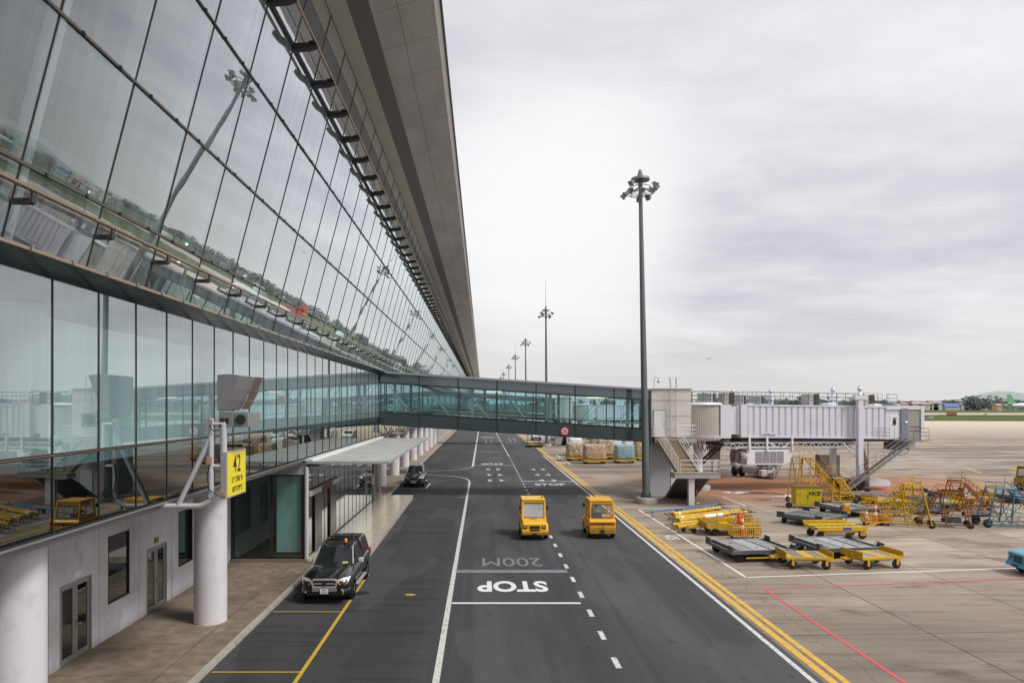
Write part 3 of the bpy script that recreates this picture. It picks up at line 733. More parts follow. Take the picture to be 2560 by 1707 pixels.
# ground-storey wall with openings
XW = -11.85
holes = [(19.96, 21.59, .12, 2.40), (22.53, 23.90, 1.18, 3.33), (25.12, 26.73, .12, 2.40), (27.75, 29.1, 1.18, 3.33), (30.7, 33.0, 1.18, 3.33), (76.2, 81.2, 0, 4.0)]
mb = MB(); ys = [4] + [v for h in holes for v in h[:2]] + [YE]
for a, b in zip(ys[0::2], ys[1::2]): mb.box(XW - .3, XW, a, b, 0, 4.93)
for h in holes:
    if h[2] > .2: mb.box(XW - .3, XW, h[0], h[1], 0, h[2])
    mb.box(XW - .3, XW, h[0], h[1], h[3], 4.93)
ob('wall', mb, WALL, TB)
for k, h in enumerate(holes[:5]):
    y0, y1, z0, z1 = h; yc = (y0 + y1) / 2
    if k in (0, 2):
        d = MB(); d.box(XW - .12, XW + .01, y0, y0 + .05, z0, z1); d.box(XW - .12, XW + .01, y1 - .05, y1, z0, z1); d.box(XW - .12, XW + .01, y0 + .05, y1 - .05, z1 - .06, z1)
        for a, b in ((y0 + .06, yc - .01), (yc + .01, y1 - .06)):
            d.box(XW - .09, XW - .03, a, a + .11, z0 + .01, z1 - .07); d.box(XW - .09, XW - .03, b - .11, b, z0 + .01, z1 - .07)
            d.box(XW - .09, XW - .03, a + .11, b - .11, z0 + .01, z0 + .16); d.box(XW - .09, XW - .03, a + .11, b - .11, z1 - .18, z1 - .07)
        dr = ob('door', d, ALU, TB, bevel=.004)
        gm = MB()
        for a, b in ((y0 + .17, yc - .12), (yc + .12, y1 - .17)): gm.box(XW - .065, XW - .055, a, b, z0 + .16, z1 - .18)
        ob('pane', gm, G_DARK, dr)
        hm = MB(); hm.tube([(XW - .03, yc + .05, z0 + 1.0), (XW + .05, yc + .05, z0 + 1.0), (XW + .05, yc + .2, z0 + 1.0)], .012, 6); hm.box(XW - .03, XW - .015, yc + .02, yc + .08, z0 + .85, z0 + 1.12)
        ob('handle', hm, CHROME, dr)
        ob('room_box', MB().box(XW - 2.5, XW - 2.4, y0 - 1, y1 + 1, 0, 3), INT_D, dr)
    else:
        d = MB(); t = .04
        d.box(XW - .1, XW + .008, y0, y0 + t, z0, z1); d.box(XW - .1, XW + .008, y1 - t, y1, z0, z1); d.box(XW - .1, XW + .008, y0 + t, y1 - t, z0, z0 + t); d.box(XW - .1, XW + .008, y0 + t, y1 - t, z1 - t, z1)
        w = ob('window', d, MULL, TB); ob('pane', MB().box(XW - .05, XW - .04, y0 + t, y1 - t, z0 + t, z1 - t), G_DARK, w)
tag_ = ob('plaque', MB().box(XW, XW + .03, 20.62, 20.98, 2.50, 2.68), WHITE, TB); ob('plaque', MB().box(XW, XW + .03, 25.72, 26.0, 2.50, 2.70), paint('brass_plaque', (.20, .15, .06), .4), TB)
# vestibule under the canopy
YV = 33.5
ob('step', MB().box(-11.9, -8.0, YV - .12, YV + .1, .12, .27), paint('step_stone', (.22, .17, .14), .6, 0, .2, 3, .4), TB)
mb = MB()
for u in (-11.72, -9.93, -8.42): mb.box(u - .05, u + .05, YV - .03, YV + .09, .27, 4.23)
mb.box(-11.77, -8.35, YV - .03, YV + .09, .27, .33); mb.box(-11.77, -8.35, YV - .03, YV + .09, 4.17, 4.23)
vf = ob('vestibule_front', mb, MULL, TB); ob('pane', MB().quad((-11.67, YV + .03, .33), (-8.47, YV + .03, .33), (-8.47, YV + .03, 4.17), (-11.67, YV + .03, 4.17)), G_VESTF, vf, fix=False)
ob('curtain', MB().box(-9.72, -8.62, YV + .16, YV + .26, .55, 4.15), TEALP, vf)
ob('front_fascia', MB().box(-11.85, -8.30, YV - .05, YV + .12, 4.23, 4.93), GREYP, TB)
ob('corner_post', MB().lathe([(.10, .27), (.10, 4.6)], (-8.27, YV - .02, 0), n=20), PIPE, TB)
mb = MB()
for y in [YV + .1] + [34.6 + 1.35 * k for k in range(15)]: mb.box(XG + .04, XG + .065, y - .012, y + .012, .35, 4.5)
mb.box(XG + .02, XG + .08, YV + .1, 53.6, .30, .36); mb.box(XG + .02, XG + .08, YV + .1, 53.6, 4.45, 4.52)
sf = ob('vestibule_side', mb, MULL, TB); ob('pane', MB().quad((XG + .05, YV + .1, .36), (XG + .05, 53.6, .36), (XG + .05, 53.6, 4.45), (XG + .05, YV + .1, 4.45)), G_VEST, sf, fix=False)
dr = ob('sliding_door', MB().box(XG + .1, XG + .14, 34.9, 36.4, .33, 3.15).box(XG + .1, XG + .14, 38.4, 39.9, .33, 3.15), BROWN, TB)
hd = ob('door_header', MB().box(XG + .09, XG + .22, 33.75, 40.6, 3.17, 3.42), paint('header_white', (.50, .48, .44), .5), TB)
ob('display_board', MB().box(XG + .22, XG + .25, 36.0, 38.4, 3.19, 3.40), LEDR, hd)
ob('inner_wall', MB().box(-11.8, -11.7, YV, 54, .3, 4.6), INT_D, TB)
mb = MB()
for x in (-8.2, -7.75): mb.box(x - .05, x + .05, 54.0, 54.12, .3, 4.6)
ob('post', mb, GREYL, TB)
plm = MB(); plm.box(-8.4, -5.72, YV + .3, 57.0, .0, .30)
tag(ob('plinth', plm, PLINTH), 'raised polished beige stone platform under the entrance canopy', 'platform')
mbk = MB(); mbk.box(-5.72, -5.56, YV + .3, 57.0, 0, .305); tag(ob('plinth_kerb', mbk, KERB), 'pale stone edging along the raised entrance platform', 'kerb edging')
CP = thing('entrance_canopy', 'flat pale canopy with grey front beam over the glazed entrance', 'canopy', (0, 0, 0))
ob('canopy_sheet', MB().box(-8.25, -4.42, YV - .1, 57.2, 4.80, 4.85), CANOPY, CP)
ob('edge_trim', MB().box(-8.25, -4.40, YV - .14, YV - .1, 4.74, 4.86).box(-4.42, -4.38, YV - .14, 57.2, 4.74, 4.86), GREYL, CP)
ob('gutter', MB().box(-8.33, -7.95, YV - .16, 57.3, 4.86, 4.97), WHITE, CP)
ob('beam', MB().box(-8.2, -5.25, YV + .3, YV + .42, 4.42, 4.60), GREYL, CP)
mb = MB()
for k in range(4): mb.bar((-7.6 + k * .75, YV + .05, 4.79), (-7.6 + k * .75, YV + .35, 4.60), .05)
for k in range(8): mb.box(-8.2, -4.6, YV + 1.5 + k * 3, YV + 1.62 + k * 3, 4.62, 4.79)
ob('rib', mb, GREYL, CP)

VDG = paint('display_housing', (.25, .245, .245), .5, .1, .1, .8)
# ------------------------------------------------------------------ gate sign and guidance display
def gate_frame(name, label, y, sign):
    t = thing(name, label, 'gate sign' if sign else 'pipe bracket', (0, y, 0), group='pipe brackets hung from the glazed concourse')
    m_ = MB(); pts = [(-9.0, 0, 4.86), (-7.45, 0, 4.86)]
    for k in range(1, 7):
        a = k / 6 * pi / 2; pts.append((-7.45 + .36 * sin(a), 0, 4.86 + .36 * (1 - cos(a))))
    pts.append((-7.09, 0, 7.15)); m_.tube(pts, .075, 14); ob('main_pipe', m_, PIPE, t)
    ob('brace', MB().tube([(-7.95, 0, 4.88), (-7.12, 0, 6.62)], .07, 12), PIPE, t)
    return t
gs = gate_frame('gate_sign', 'yellow gate 42 board under grey docking display on white pipe bracket', 18.6, True)
ob('mounting_arm', MB().tube([(-7.09, 0, 7.0), (-6.78, 0, 7.0)], .05, 10).tube([(-7.09, 0, 5.9), (-6.78, 0, 5.9)], .05, 10), PIPE, gs)
ob('display_post', MB().tube([(-6.78, .05, 5.3), (-6.78, .05, 7.05)], .085, 14), PIPE, gs)
bx = ob('sign_box', MB().box(-6.83, -6.66, -.05, 1.45, 5.05, 6.28), GREYP, gs, bevel=.012)
fb = ob('sign_face', MB().box(-6.66, -6.655, .0, 1.40, 5.09, 6.24), SIGNY, gs)
tm = MB(); TM = Matrix(((0, 0, 1, -6.650), (1, 0, 0, 0), (0, 1, 0, 0), (0, 0, 0, 1)))
tm.text('42', .66, TM @ T(.70, 5.90, 0), .006, .86, sp=1.12); tm.text("21° 13'06\" N", .21, TM @ T(.72, 5.50, 0), .004, .78); tm.text("105°47'29\" E", .20, TM @ T(.72, 5.24, 0), .004, .78)
ob('lettering', tm, INK, gs)
ob('junction_box', MB().box(-6.80, -6.70, -.09, -.05, 5.14, 5.26).box(-7.17, -7.03, -.11, -.05, 6.98, 7.12).box(-7.16, -7.04, -.11, -.05, 5.95, 6.15), paint('cable_box', (.45, .28, .18), .5), gs)
ob('cable', MB().tube([(-7.1, -.09, 5.95), (-7.16, -.1, 5.6), (-7.1, -.1, 5.3), (-6.85, -.06, 5.12)], .014, 6).tube([(-7.1, -.09, 7.0), (-7.0, -.1, 6.82), (-6.86, -.06, 6.85), (-6.83, -.05, 7.0)], .014, 6), BLACK, gs)
hood = [(-6.93, 7.35), (-6.93, 8.29), (-6.62, 8.31), (-6.10, 8.24), (-6.22, 7.95), (-6.36, 7.70), (-6.52, 7.52), (-6.66, 7.38)]
ob('display_hood', MB().prism(hood[:3] + [(-6.36, 8.28), (-6.48, 7.9), (-6.60, 7.62), (-6.74, 7.38)], 0, 1.25), VDG, gs, bevel=.012)
h2 = MB(); hp = [(-6.36, 8.28), (-6.48, 7.9), (-6.60, 7.62), (-6.74, 7.38)]
for (a, b), (c, d) in zip(hp[:-1], hp[1:]): h2.quad((a, 1.28, b), (a + .24, 1.28, b - .02), (c + .22, 1.28, d), (c, 1.28, d))
ob('visor', h2, paint('visor_brown', (.22, .15, .13), .5), gs, fix=False)
cam = ob('scanner_box', MB().box(-6.90, -6.52, .02, 1.1, 6.92, 7.33).box(-6.50, -6.14, .05, 1.1, 6.92, 7.30), VDG, gs, bevel=.01)
ob('scanner_window', MB().lathe([(.13, -.02), (.13, .01)], (-6.33, .04, 7.12), 'y', 20), INK, gs)
ob('vent', MB().box(-6.86, -6.76, .005, .015, 7.02, 7.16).box(-6.73, -6.63, .005, .015, 7.02, 7.16), INK, gs)
gf = gate_frame('pipe_bracket', 'grey pipe bracket beyond the entrance canopy under the footbridge', 65.5, False)
ob('brace', MB().tube([(-8.6, 0, 5.9), (-7.95, 0, 4.9)], .06, 10).tube([(-9, 0, 7.1), (-9, 0, 4.9)], .06, 10), PIPE, gf)

# ------------------------------------------------------------------ footbridge
def footbridge(y, label):
    t = thing('footbridge', label, 'footbridge', (0, y, 0), group='glazed footbridges over the road')
    x0, x1 = XG + .03, 13.5; sl = -1.37 / 21.1
    def zz(x, b): return b + (x - x0) * sl
    def band(m_, y0, y1, b0, b1, xa=x0, xb=x1):
        m_.add([(xa, y0, zz(xa, b0)), (xb, y0, zz(xb, b0)), (xb, y1, zz(xb, b0)), (xa, y1, zz(xa, b0)), (xa, y0, zz(xa, b1)), (xb, y0, zz(xb, b1)), (xb, y1, zz(xb, b1)), (xa, y1, zz(xa, b1))],
               [(0, 1, 2, 3), (4, 7, 6, 5), (0, 4, 5, 1), (3, 2, 6, 7), (0, 3, 7, 4), (1, 5, 6, 2)]); return m_
    W = 3.6
    for yy in (0, W):
        s_ = -1 if yy == 0 else 1
        ob('upper_panel', band(MB(), yy, yy + .06, 9.36, 10.08), paint('upper_panel_grey', (.12, .15, .17), .10, .35, .25, .5, spec=.9), t); ob('lower_panel', band(MB(), yy, yy + .06, 5.95, 6.92), TEALD, t)
        ob('glazing', MB().quad((x0, yy + .03, zz(x0, 6.96)), (x1, yy + .03, zz(x1, 6.96)), (x1, yy + .03, zz(x1, 9.32)), (x0, yy + .03, zz(x0, 9.32))), G_BR, t, fix=False)
        fr = MB(); band(fr, yy - .02, yy + .09, 9.32, 9.37); band(fr, yy - .02, yy + .09, 6.91, 6.97); band(fr, yy - .02, yy + .09, 5.89, 5.95)
        for k in range(8):
            x = x0 + .04 + 3.15 * k
            if x < x1: fr.box(x - .04, x + .04, yy - .03, yy + .1, zz(x, 5.9), zz(x, 10.1))
        ob('mullion', fr, MULL, t)
    ob('roof', band(MB(), -.12, W + .18, 10.09, 10.24), paint('bridge_cap', (.42, .42, .44), .4, .4), t)
    ob('floor', band(MB(), .06, W, 6.55, 6.80), INT_F, t)
    ob('ceiling', band(MB(), .06, W, 9.30, 9.40), paint('bridge_ceiling', (.35, .42, .42), .6), t)
    br = MB()
    for k in range(7):
        xa = x0 + .1 + 3.15 * k; xb = xa + 3.0
        for yy, r_ in ((.35, .03), (W - .3, .025)):
            a = (xa + .5, yy, zz(xa, 9.25)); b = (xb - .5, yy, zz(xb, 6.9))
            if k > 3: a, b = (xa + .5, yy, zz(xa, 6.9)), (xb - .5, yy, zz(xb, 9.25))
            br.tube([a, b], r_, 8)
    ob('brace', br, paint('brace_white', (.75, .80, .80), .5), t)
    ob('handrail', MB().tube([(x0, .22, zz(x0, 7.35)), (x1, .22, zz(x1, 7.35))], .03, 8).tube([(x0, W - .2, zz(x0, 7.35)), (x1, W - .2, zz(x1, 7.35))], .03, 8), GREYL, t)
    inn = MB()
    for k in range(4):
        x = x0 + 1.2 + 6.3 * k; inn.box(x - .12, x + .12, .25, .45, zz(x, 6.8), zz(x, 9.3)); inn.box(x + .9, x + 1.1, W - .4, W - .2, zz(x, 6.8), zz(x, 9.3))
    ob('post', inn, GREYP, t)
    tl = MB(); tl.box(8.6, 10.4, 1.2, 1.35, zz(9, 9.2), zz(9, 9.27)); tl.box(.4, 1.6, 2.4, 2.5, zz(1, 9.2), zz(1, 9.26))
    ob('tube_light', tl, emis('tube_glow', (1, .93, .6), 1.6), t)
    ob('panel_seam', MB().box(x1 - .02, x1, -.05, W, 4.6, 8.7), MULL, t)
    return t
fb1 = footbridge(57.5, 'glazed dark teal footbridge crossing the road to the pier')
fb2 = dup(fb1, loc=(0, 134.5, 0), label='farther footbridge seen through the glazing of the nearer one')
sg = thing('speed_sign', 'round red and white 25 speed limit sign on the footbridge panel', 'traffic sign', (6.64, 57.5, 5.4))
ob('rim', MB().lathe([(.36, -.10), (.36, -.06)], (0, 0, 0), 'y', 32), REDS, sg)
ob('face', MB().lathe([(.255, -.106), (.255, -.099)], (0, 0, 0), 'y', 32), WHITE, sg)
ob('number', MB().text('25', .34, Matrix(((1, 0, 0, 0), (0, 0, -1, -.110), (0, 1, 0, -.0), (0, 0, 0, 1))), .012), INK, sg)
hb = thing('height_bar', 'yellow and black clearance bar hanging under the footbridge', 'height bar', (4.0, 60.9, 3.85))
ob('bar', MB().box(-.35, 1.12, -.05, .05, 0, .24), paint('bar_yellow', (.28, .21, .01), .6, 0, .6, 9), hb)
ob('hanger', MB().tube([(-.12, 0, .22), (-.12, 0, 1.9)], .025, 6).tube([(.86, 0, .22), (.86, 0, 1.8)], .025, 6), MULL, hb)

# ------------------------------------------------------------------ stair pier at the bridge end
def pier(y, label):
    t = thing('stair_pier', label, 'stair tower', (0, y, 0), group='beige stair piers at the footbridge ends')
    ob('clad_wall', MB().box(13.75, 17.15, .9, 5.0, 4.85, 8.78), CLAD, t)
    ob('roof', MB().box(13.5, 17.22, .8, 5.1, 8.78, 8.86), GREYP, t)
    ob('link_panel', MB().box(13.45, 13.75, .3, 1.6, 4.3, 8.7), TEALD, t)
    ob('base_wall', MB().box(13.8, 17.0, 1.0, 2.6, 0, 4.85), paint('render_grey', (.50, .49, .50), .7, 0, .1, .8, .25, (.3, .28, .27)), t)
    sm = MB()
    for zc in (7.85, 6.6, 5.5): sm.box(13.76, 17.14, .892, .9, zc - .012, zc + .012)
    ob('seam', sm, paint('seam_dark', (.12, .12, .12), .7), t)
    d = ob('door', MB().box(14.1, 15.05, .86, .9, 4.92, 7.05), WHITE, t); ob('frame', MB().box(14.04, 14.1, .85, .9, 4.92, 7.12).box(15.05, 15.11, .85, .9, 4.92, 7.12).box(14.04, 15.11, .85, .9, 7.05, 7.12), GREYP, d)
    ob('handle', MB().box(14.93, 14.98, .82, .86, 5.85, 6.0), GREYL, d)
    ob('door', MB().box(15.5, 16.5, .955, 1.0, .1, 2.2), WHITE, t)
    lm = MB()
    for x in (15.35, 15.83): lm.tube([(x, .62, 4.95), (x, .62, 8.95), (x - .04, .62, 9.75)], .025, 6); lm.tube([(x + .16, .95, 8.9), (x, .62, 9.75)], .02, 6)
    for k in range(13): lm.tube([(15.35, .62, 5.2 + k * .31), (15.83, .62, 5.2 + k * .31)], .014, 6)
    for zc in (8.6, 7.85, 6.6, 5.5):
        lm.tube([(15.35, .62, zc), (15.35, .9, zc)], .02, 6); lm.tube([(15.83, .62, zc), (15.83, .9, zc)], .02, 6)
    ob('ladder', lm, GREYL, t)
    ob('upper_landing', MB().box(13.95, 17.3, -.15, .9, 4.45, 4.85), GREYP, t); ob('landing_tread', MB().box(13.93, 17.32, -.17, .9, 4.85, 4.90), STEPC, t)
    # first flight toward the viewer
    fm = MB(); n = 14; run = 3.2; rise = 4.85 - 2.42
    for k in range(n):
        x0 = 14.2 + .75 * k / n; y1 = -.15 - run * k / n; zt = 4.85 - rise * (k + 1) / n
        fm.box(x0, x0 + 1.45, y1 - run / n, y1, zt - .22, zt)
    ob('stair_flight', fm, STEPC, t)
    ob('stringer', MB().bar((14.12, -.15, 4.62), (14.9, -.15 - run, 2.25), .1, .34).bar((15.7, -.15, 4.62), (16.5, -.15 - run, 2.25), .1, .34), paint('stringer_stone', (.34, .29, .2), .8, 0, .3, 4, .6), t)
    ob('lower_landing', MB().box(14.35, 17.75, -4.5, -.15 - run, 2.02, 2.36), GREYP, t); ob('landing_tread', MB().box(14.33, 17.77, -4.52, -.15 - run, 2.36, 2.41), STEPC, t)
    ob('post', MB().box(15.45, 15.87, -4.35, -3.95, 0, 2.02), COLM, t)
    ob('stair_soffit', MB().prism([(-3.4, 2.3), (-3.4, 1.9), (.3, .0), (.9, .0)], 15.0, 17.3, 'x'), paint('soffit_dark', (.10, .10, .10), .8), t)
    rm = MB()
    def rail(pts, r_=.022):
        for h in (.95, .62, .30): rm.tube([(p[0], p[1], p[2] + h) for p in pts], r_ if h > .9 else .016, 6)
        for a, b in zip(pts[:-1], pts[1:]):
            a = Vector(a); b = Vector(b); k = max(1, int((b - a).length / 1.3))
            for i in range(k + 1): q = a.lerp(b, i / k); rm.tube([q, q + Vector((0, 0, .95))], .02, 6)
    rail([(14.0, -.1, 4.9), (14.0, .85, 4.9)]); rail([(14.2, -.15, 4.9), (14.95, -3.35, 2.41)]); rail([(15.68, -.15, 4.9), (16.45, -3.35, 2.41)])
    rail([(15.7, -.12, 4.9), (17.25, -.12, 4.9), (17.25, .85, 4.9)]); rail([(14.8, -4.45, 2.41), (17.7, -4.45, 2.41), (17.7, -3.4, 2.41)])
    ob('railing', rm, WHITE, t)
    cm = MB().tube([(14.15, 1.1, 8.86), (14.15, 1.1, 9.6), (14.2, 1.1, 9.75), (14.35, 1.1, 9.82), (14.5, 1.1, 9.75), (14.52, 1.1, 9.55)], .03, 6).lathe([(.03, .16), (.12, .1), (.12, 0), (.02, -.1)], (14.52, 1.1, 9.4), n=12)
    ob('camera_pole', cm, GREYL, t)
    return t
p1 = pier(57.6, 'beige clad stair pier with concrete steps and white rails')
p2 = dup(p1, loc=(0, 134.6, 0), label='farther pale stair pier standing beyond the footbridge')

# ------------------------------------------------------------------ jet bridges
def jetbridge(loc, rz, label, L=19.6, stairs=True, pack=True):
    t = thing('jet_bridge', label, 'jet bridge', loc, rz, group='corrugated boarding bridges at the gate')
    zt0, zb0, zt1, zb1 = 7.60, 4.72, 7.36, 4.44
    def zt(x): return zt0 + (zt1 - zt0) * x / 20
    def zb(x): return zb0 + (zb1 - zb0) * x / 20
    # rotunda
    rp = MB(); n = 64; vs = []
    for zc in (4.85, 7.5):
        for k in range(n * 2):
            a = pi * k / n; r_ = 1.78 + (.04 if k % 2 else 0); vs.append((r_ * cos(a), r_ * sin(a), zc))
    rp.add(vs, [(k, (k + 1) % (2 * n), 2 * n + (k + 1) % (2 * n), 2 * n + k) for k in range(2 * n)])
    ob('rotunda', rp, SLAT, t)
    ob('rotunda_roof', MB().lathe([(1.95, 7.5), (1.95, 7.66), (1.7, 7.72)], n=40), JET, t)
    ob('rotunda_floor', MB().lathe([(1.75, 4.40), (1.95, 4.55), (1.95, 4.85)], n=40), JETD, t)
    ob('rotunda_column', MB().lathe([(.62, .5), (.42, .55), (.42, 1.5), (.34, 1.55), (.34, 4.0), (.6, 4.1), (.6, 4.4)], n=24), JET, t)
    ob('foundation', MB().lathe([(.95, 0), (.95, .42), (.9, .45)], n=28), KERB, t)
    # collar and tunnels
    ob('collar', MB().box(1.35, 2.3, -1.42, 1.42, 4.62, 7.52), JET, t)
    ob('inner_tunnel', MB().box(2.3, 4.0, -1.25, 1.25, 4.95, 7.38).box(2.9, 3.1, -1.3, 1.3, 4.9, 7.42), JET, t)
    ob('portal_frame', MB().box(3.15, 3.75, -1.52, 1.52, 4.68, 7.56), JET, t)
    tm_ = MB(); x0, x1 = 3.8, 16.6; ns = 22; st = (x1 - x0) / ns
    for s_ in (-1, 1):
        for k in range(ns):
            a = x0 + k * st
            prof = [(a, 1.50), (a + st * .66, 1.50), (a + st * .70, 1.41), (a + st * .92, 1.41), (a + st, 1.50)]
            for (xa, ya), (xb, yb) in zip(prof[:-1], prof[1:]):
                tm_.quad((xa, s_ * ya, zb(xa) + .1), (xb, s_ * yb, zb(xb) + .1), (xb, s_ * yb, zt(xb) - .14), (xa, s_ * ya, zt(xa) - .14))
    tm_.add([(x0, -1.40, zb(x0)), (x1, -1.40, zb(x1)), (x1, 1.40, zb(x1)), (x0, 1.40, zb(x0)), (x0, -1.40, zt(x0)), (x1, -1.40, zt(x1)), (x1, 1.40, zt(x1)), (x0, 1.40, zt(x0))],
            [(0, 1, 2, 3), (4, 7, 6, 5), (0, 4, 5, 1), (3, 2, 6, 7), (0, 3, 7, 4), (1, 5, 6, 2)])
    ob('outer_tunnel', tm_, JET, t)
    ed = MB()
    for s_ in (-1, 1):
        y0_, y1_ = sorted((s_ * 1.40, s_ * 1.55))
        for f_, d in ((zt, -.14), (zb, 0)):
            ed.add([(x0, y0_, f_(x0) + d), (x1, y0_, f_(x1) + d), (x1, y1_, f_(x1) + d), (x0, y1_, f_(x0) + d)] + [(x, y, f_(x) + d + .14) for x, y in ((x0, y0_), (x1, y0_), (x1, y1_), (x0, y1_))],
                   [(0, 1, 2, 3), (4, 7, 6, 5), (0, 4, 5, 1), (3, 2, 6, 7), (0, 3, 7, 4), (1, 5, 6, 2)])
    ob('edge_beam', ed, JET, t)
    ob('floor_beam', MB().box(3.4, 17.5, -1.2, 1.2, 4.26, 4.50), paint('underside_dark', (.10, .10, .11), .7), t)
    nm = MB().text('ShinMaywa', .26, Matrix(((1, 0, 0, 5.65), (0, 0, -1, -1.585), (0, 1, 0, 4.93), (0, 0, 0, 1))), .006)
    np_ = ob('name_plate', MB().box(5.0, 6.3, -1.58, -1.56, 4.80, 5.07), WHITE, t); ob('lettering', nm, DKBLUE, np_)
    # cable truss under the tunnel
    tr = MB()
    for zc in (4.20, 3.78): tr.bar((1.6, -1.45, zc), (13.4, -1.45, zc), .09); tr.bar((1.6, 1.3, zc), (13.4, 1.3, zc), .07)
    for k in range(32):
        a = 1.7 + k * .365; tr.bar((a, -1.45, 3.78 if k % 2 else 4.20), (a + .365, -1.45, 4.20 if k % 2 else 3.78), .065)
    ob('cable_truss', tr, paint('truss_pale', (.55, .57, .58), .45, .3, .15, 1), t)
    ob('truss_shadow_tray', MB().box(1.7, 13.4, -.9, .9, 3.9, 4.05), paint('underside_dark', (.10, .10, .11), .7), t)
    bs = MB()
    for y in (2.0, 2.8): bs.bar((-1.2, y, .05), (3.4, y, 4.1), .08, .2)
    for k in range(17): q = Vector((-1.2, 2.4, .15)).lerp(Vector((3.4, 2.4, 4.1)), k / 16); bs.box(q.x - .13, q.x + .13, 2.0, 2.8, q.z, q.z + .035)
    ob('rear_stair', bs, paint('stair_shade', (.09, .09, .09), .6), t)
    hs = MB()
    for x in (-.6, -.25, .3, 1.1): hs.tube([(x, -1.0, 4.4), (x + .1, -1.1, 3.9), (x + .3, -1.1, 3.5), (x + .5, -1.05, 3.9), (x + .55, -1, 4.3)], .035, 6)
    ob('hose', hs, BLACK, t)
    # lift columns and wheels
    lc = MB()
    for s_ in (-1, 1):
        y = s_ * 1.95; lc.box(13.6, 14.05, y - .2, y + .2, 1.0, 8.25); 
        lc.box(13.25, 14.4, y - .24, y + .24, 7.98, 8.35) if s_ < 0 else lc.box(13.35, 14.3, y - .24, y + .24, 8.0, 8.3)
        lc.lathe([(.17, 8.3), (.17, 8.6), (.10, 8.62), (.10, 8.72), (.2, 8.75), (.2, 9.0), (.08, 9.1), (.08, 9.2)], (13.82, y, 0), n=14)
    lc.box(13.45, 14.2, -1.9, 1.9, 4.0, 4.3); lc.box(13.5, 14.15, -1.9, 1.9, .75, 1.05)
    lc.bar((12.4, -1.9, 4.1), (13.6, -1.9, 2.9), .1)
    ob('lift_column', lc, JET, t)
    ob('bogie', MB().box(13.3, 14.4, -.7, .7, .4, .8).box(14.2, 15.9, -1.0, .5, .25, .9), GREYL, t, bevel=.03)
    for y in (-1.75, -1.0, 1.0, 1.75):
        w = ob('wheel', MB().lathe([(.30, -.21), (.50, -.21), (.56, -.12), (.56, .12), (.50, .21), (.30, .21)], (0, 0, 0), 'y', 24), BLACK, t)
        w.location = (13.85, y, .56); ob('rim', MB().lathe([(.28, -.19), (.28, .19)], (0, 0, 0), 'y', 16), JET, w)
    ob('bumper_box', MB().prism([(14.9, .35), (14.9, 1.15), (15.9, 1.05), (16.9, .8), (16.9, .35)], -1.7, -.7), JET, t)
    ob('gas_strut', MB().prism([(14.35, 3.9), (14.75, 2.6), (14.95, 1.2), (14.6, 1.2), (14.35, 2.4)], -1.7, -1.62), RUST, t)
    # cab
    ob('cab_body', MB().box(16.6, 18.35, -1.48, 1.48, 4.46, 7.44), JET, t)
    ob('cab_panel', MB().box(18.0, 18.65, -1.62, -1.2, 4.5, 7.2), paint('cab_grey', (.22, .24, .28), .4), t)
    cm_ = MB(); vs = []
    for zc in (4.40, 7.1):
        for k in range(60):
            a = -pi * .75 + 1.5 * pi * k / 59; r_ = 1.50 + (.03 if k % 2 else 0); vs.append((18.9 + r_ * .85 * cos(a), r_ * sin(a), zc))
    cm_.add(vs, [(k, k + 1, 61 + k, 60 + k) for k in range(59)])
    ob('cab_curtain', cm_, SLAT, t, fix=False)
    csd = MB()
    for k in range(26): csd.box(18.66 + k * .048, 18.66 + k * .048 + .036, -1.53, -1.49, 4.42, 7.1)
    csd.box(18.65, 19.92, -1.50, -1.46, 4.42, 7.1); ob('slat_shutter', csd, SLAT, t)
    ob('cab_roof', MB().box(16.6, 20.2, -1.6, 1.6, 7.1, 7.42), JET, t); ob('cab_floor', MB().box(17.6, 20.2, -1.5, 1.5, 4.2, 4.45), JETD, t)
    ob('cab_portal', MB().box(19.9, 20.2, -1.62, -1.25, 4.3, 7.4).box(19.9, 20.2, 1.25, 1.62, 4.3, 7.4), JET, t)
    ob('door', MB().box(17.0, 17.85, -1.50, -1.485, 4.55, 6.6), WHITE, t)
    ob('control_box', MB().box(17.3, 17.55, -1.56, -1.5, 5.75, 6.2), INK, t); ob('notice', MB().box(17.3, 17.6, -1.54, -1.5, 6.25, 6.38), PBLUE, t)
    ob('work_light', MB().lathe([(.065, -.06), (.065, .02)], (18.45, -1.66, 6.0), 'y', 14), emis('work_glow', (.8, .95, 1), 1.3), t)
    ob('beacon', MB().lathe([(.12, 7.42), (.12, 7.62)], (19.4, -1.0, 0), n=10), REDL, t)
    ob('canopy_slots', MB().box(18.9, 20.0, -1.56, -1.52, 5.2, 5.24).box(18.9, 20.0, -1.56, -1.52, 5.56, 5.60), INK, t)
    ub = ob('under_box', MB().box(17.6, 19.0, -1.2, .2, 3.5, 4.15), paint('box_olive', (.16, .17, .15), .6), t); ob('under_tank', MB().box(19.05, 19.7, -1.1, -.2, 3.5, 4.2), JET, t)
    ob('hanging_cable', MB().tube([(17.0, -1.3, 3.7), (17.4, -1.3, 3.2), (18.2, -1.3, 3.0), (18.9, -1.3, 3.3), (19.0, -1.3, 3.6)], .025, 6), BLACK, t)
    # roof rails, a/c and posts
    rr = MB()
    for s_ in (-1.3, 1.3):
        for xa, xb in ((-1.2, 3.0), (3.4, 16.4)):
            for h in (1.05, .70, .35): rr.tube([(xa, s_, zt(xa) + h + .05), (xb, s_, zt(xb) + h + .05)], .018, 5)
            k = int((xb - xa) / .85)
            for i in range(k + 1): x = xa + (xb - xa) * i / k; rr.tube([(x, s_, zt(x)), (x, s_, zt(x) + 1.1)], .018, 5)
    for x in (16.9, 17.9):
        for s_ in (-1.2, 0): rr.tube([(x, s_, 7.4), (x, s_, 8.45)], .02, 5)
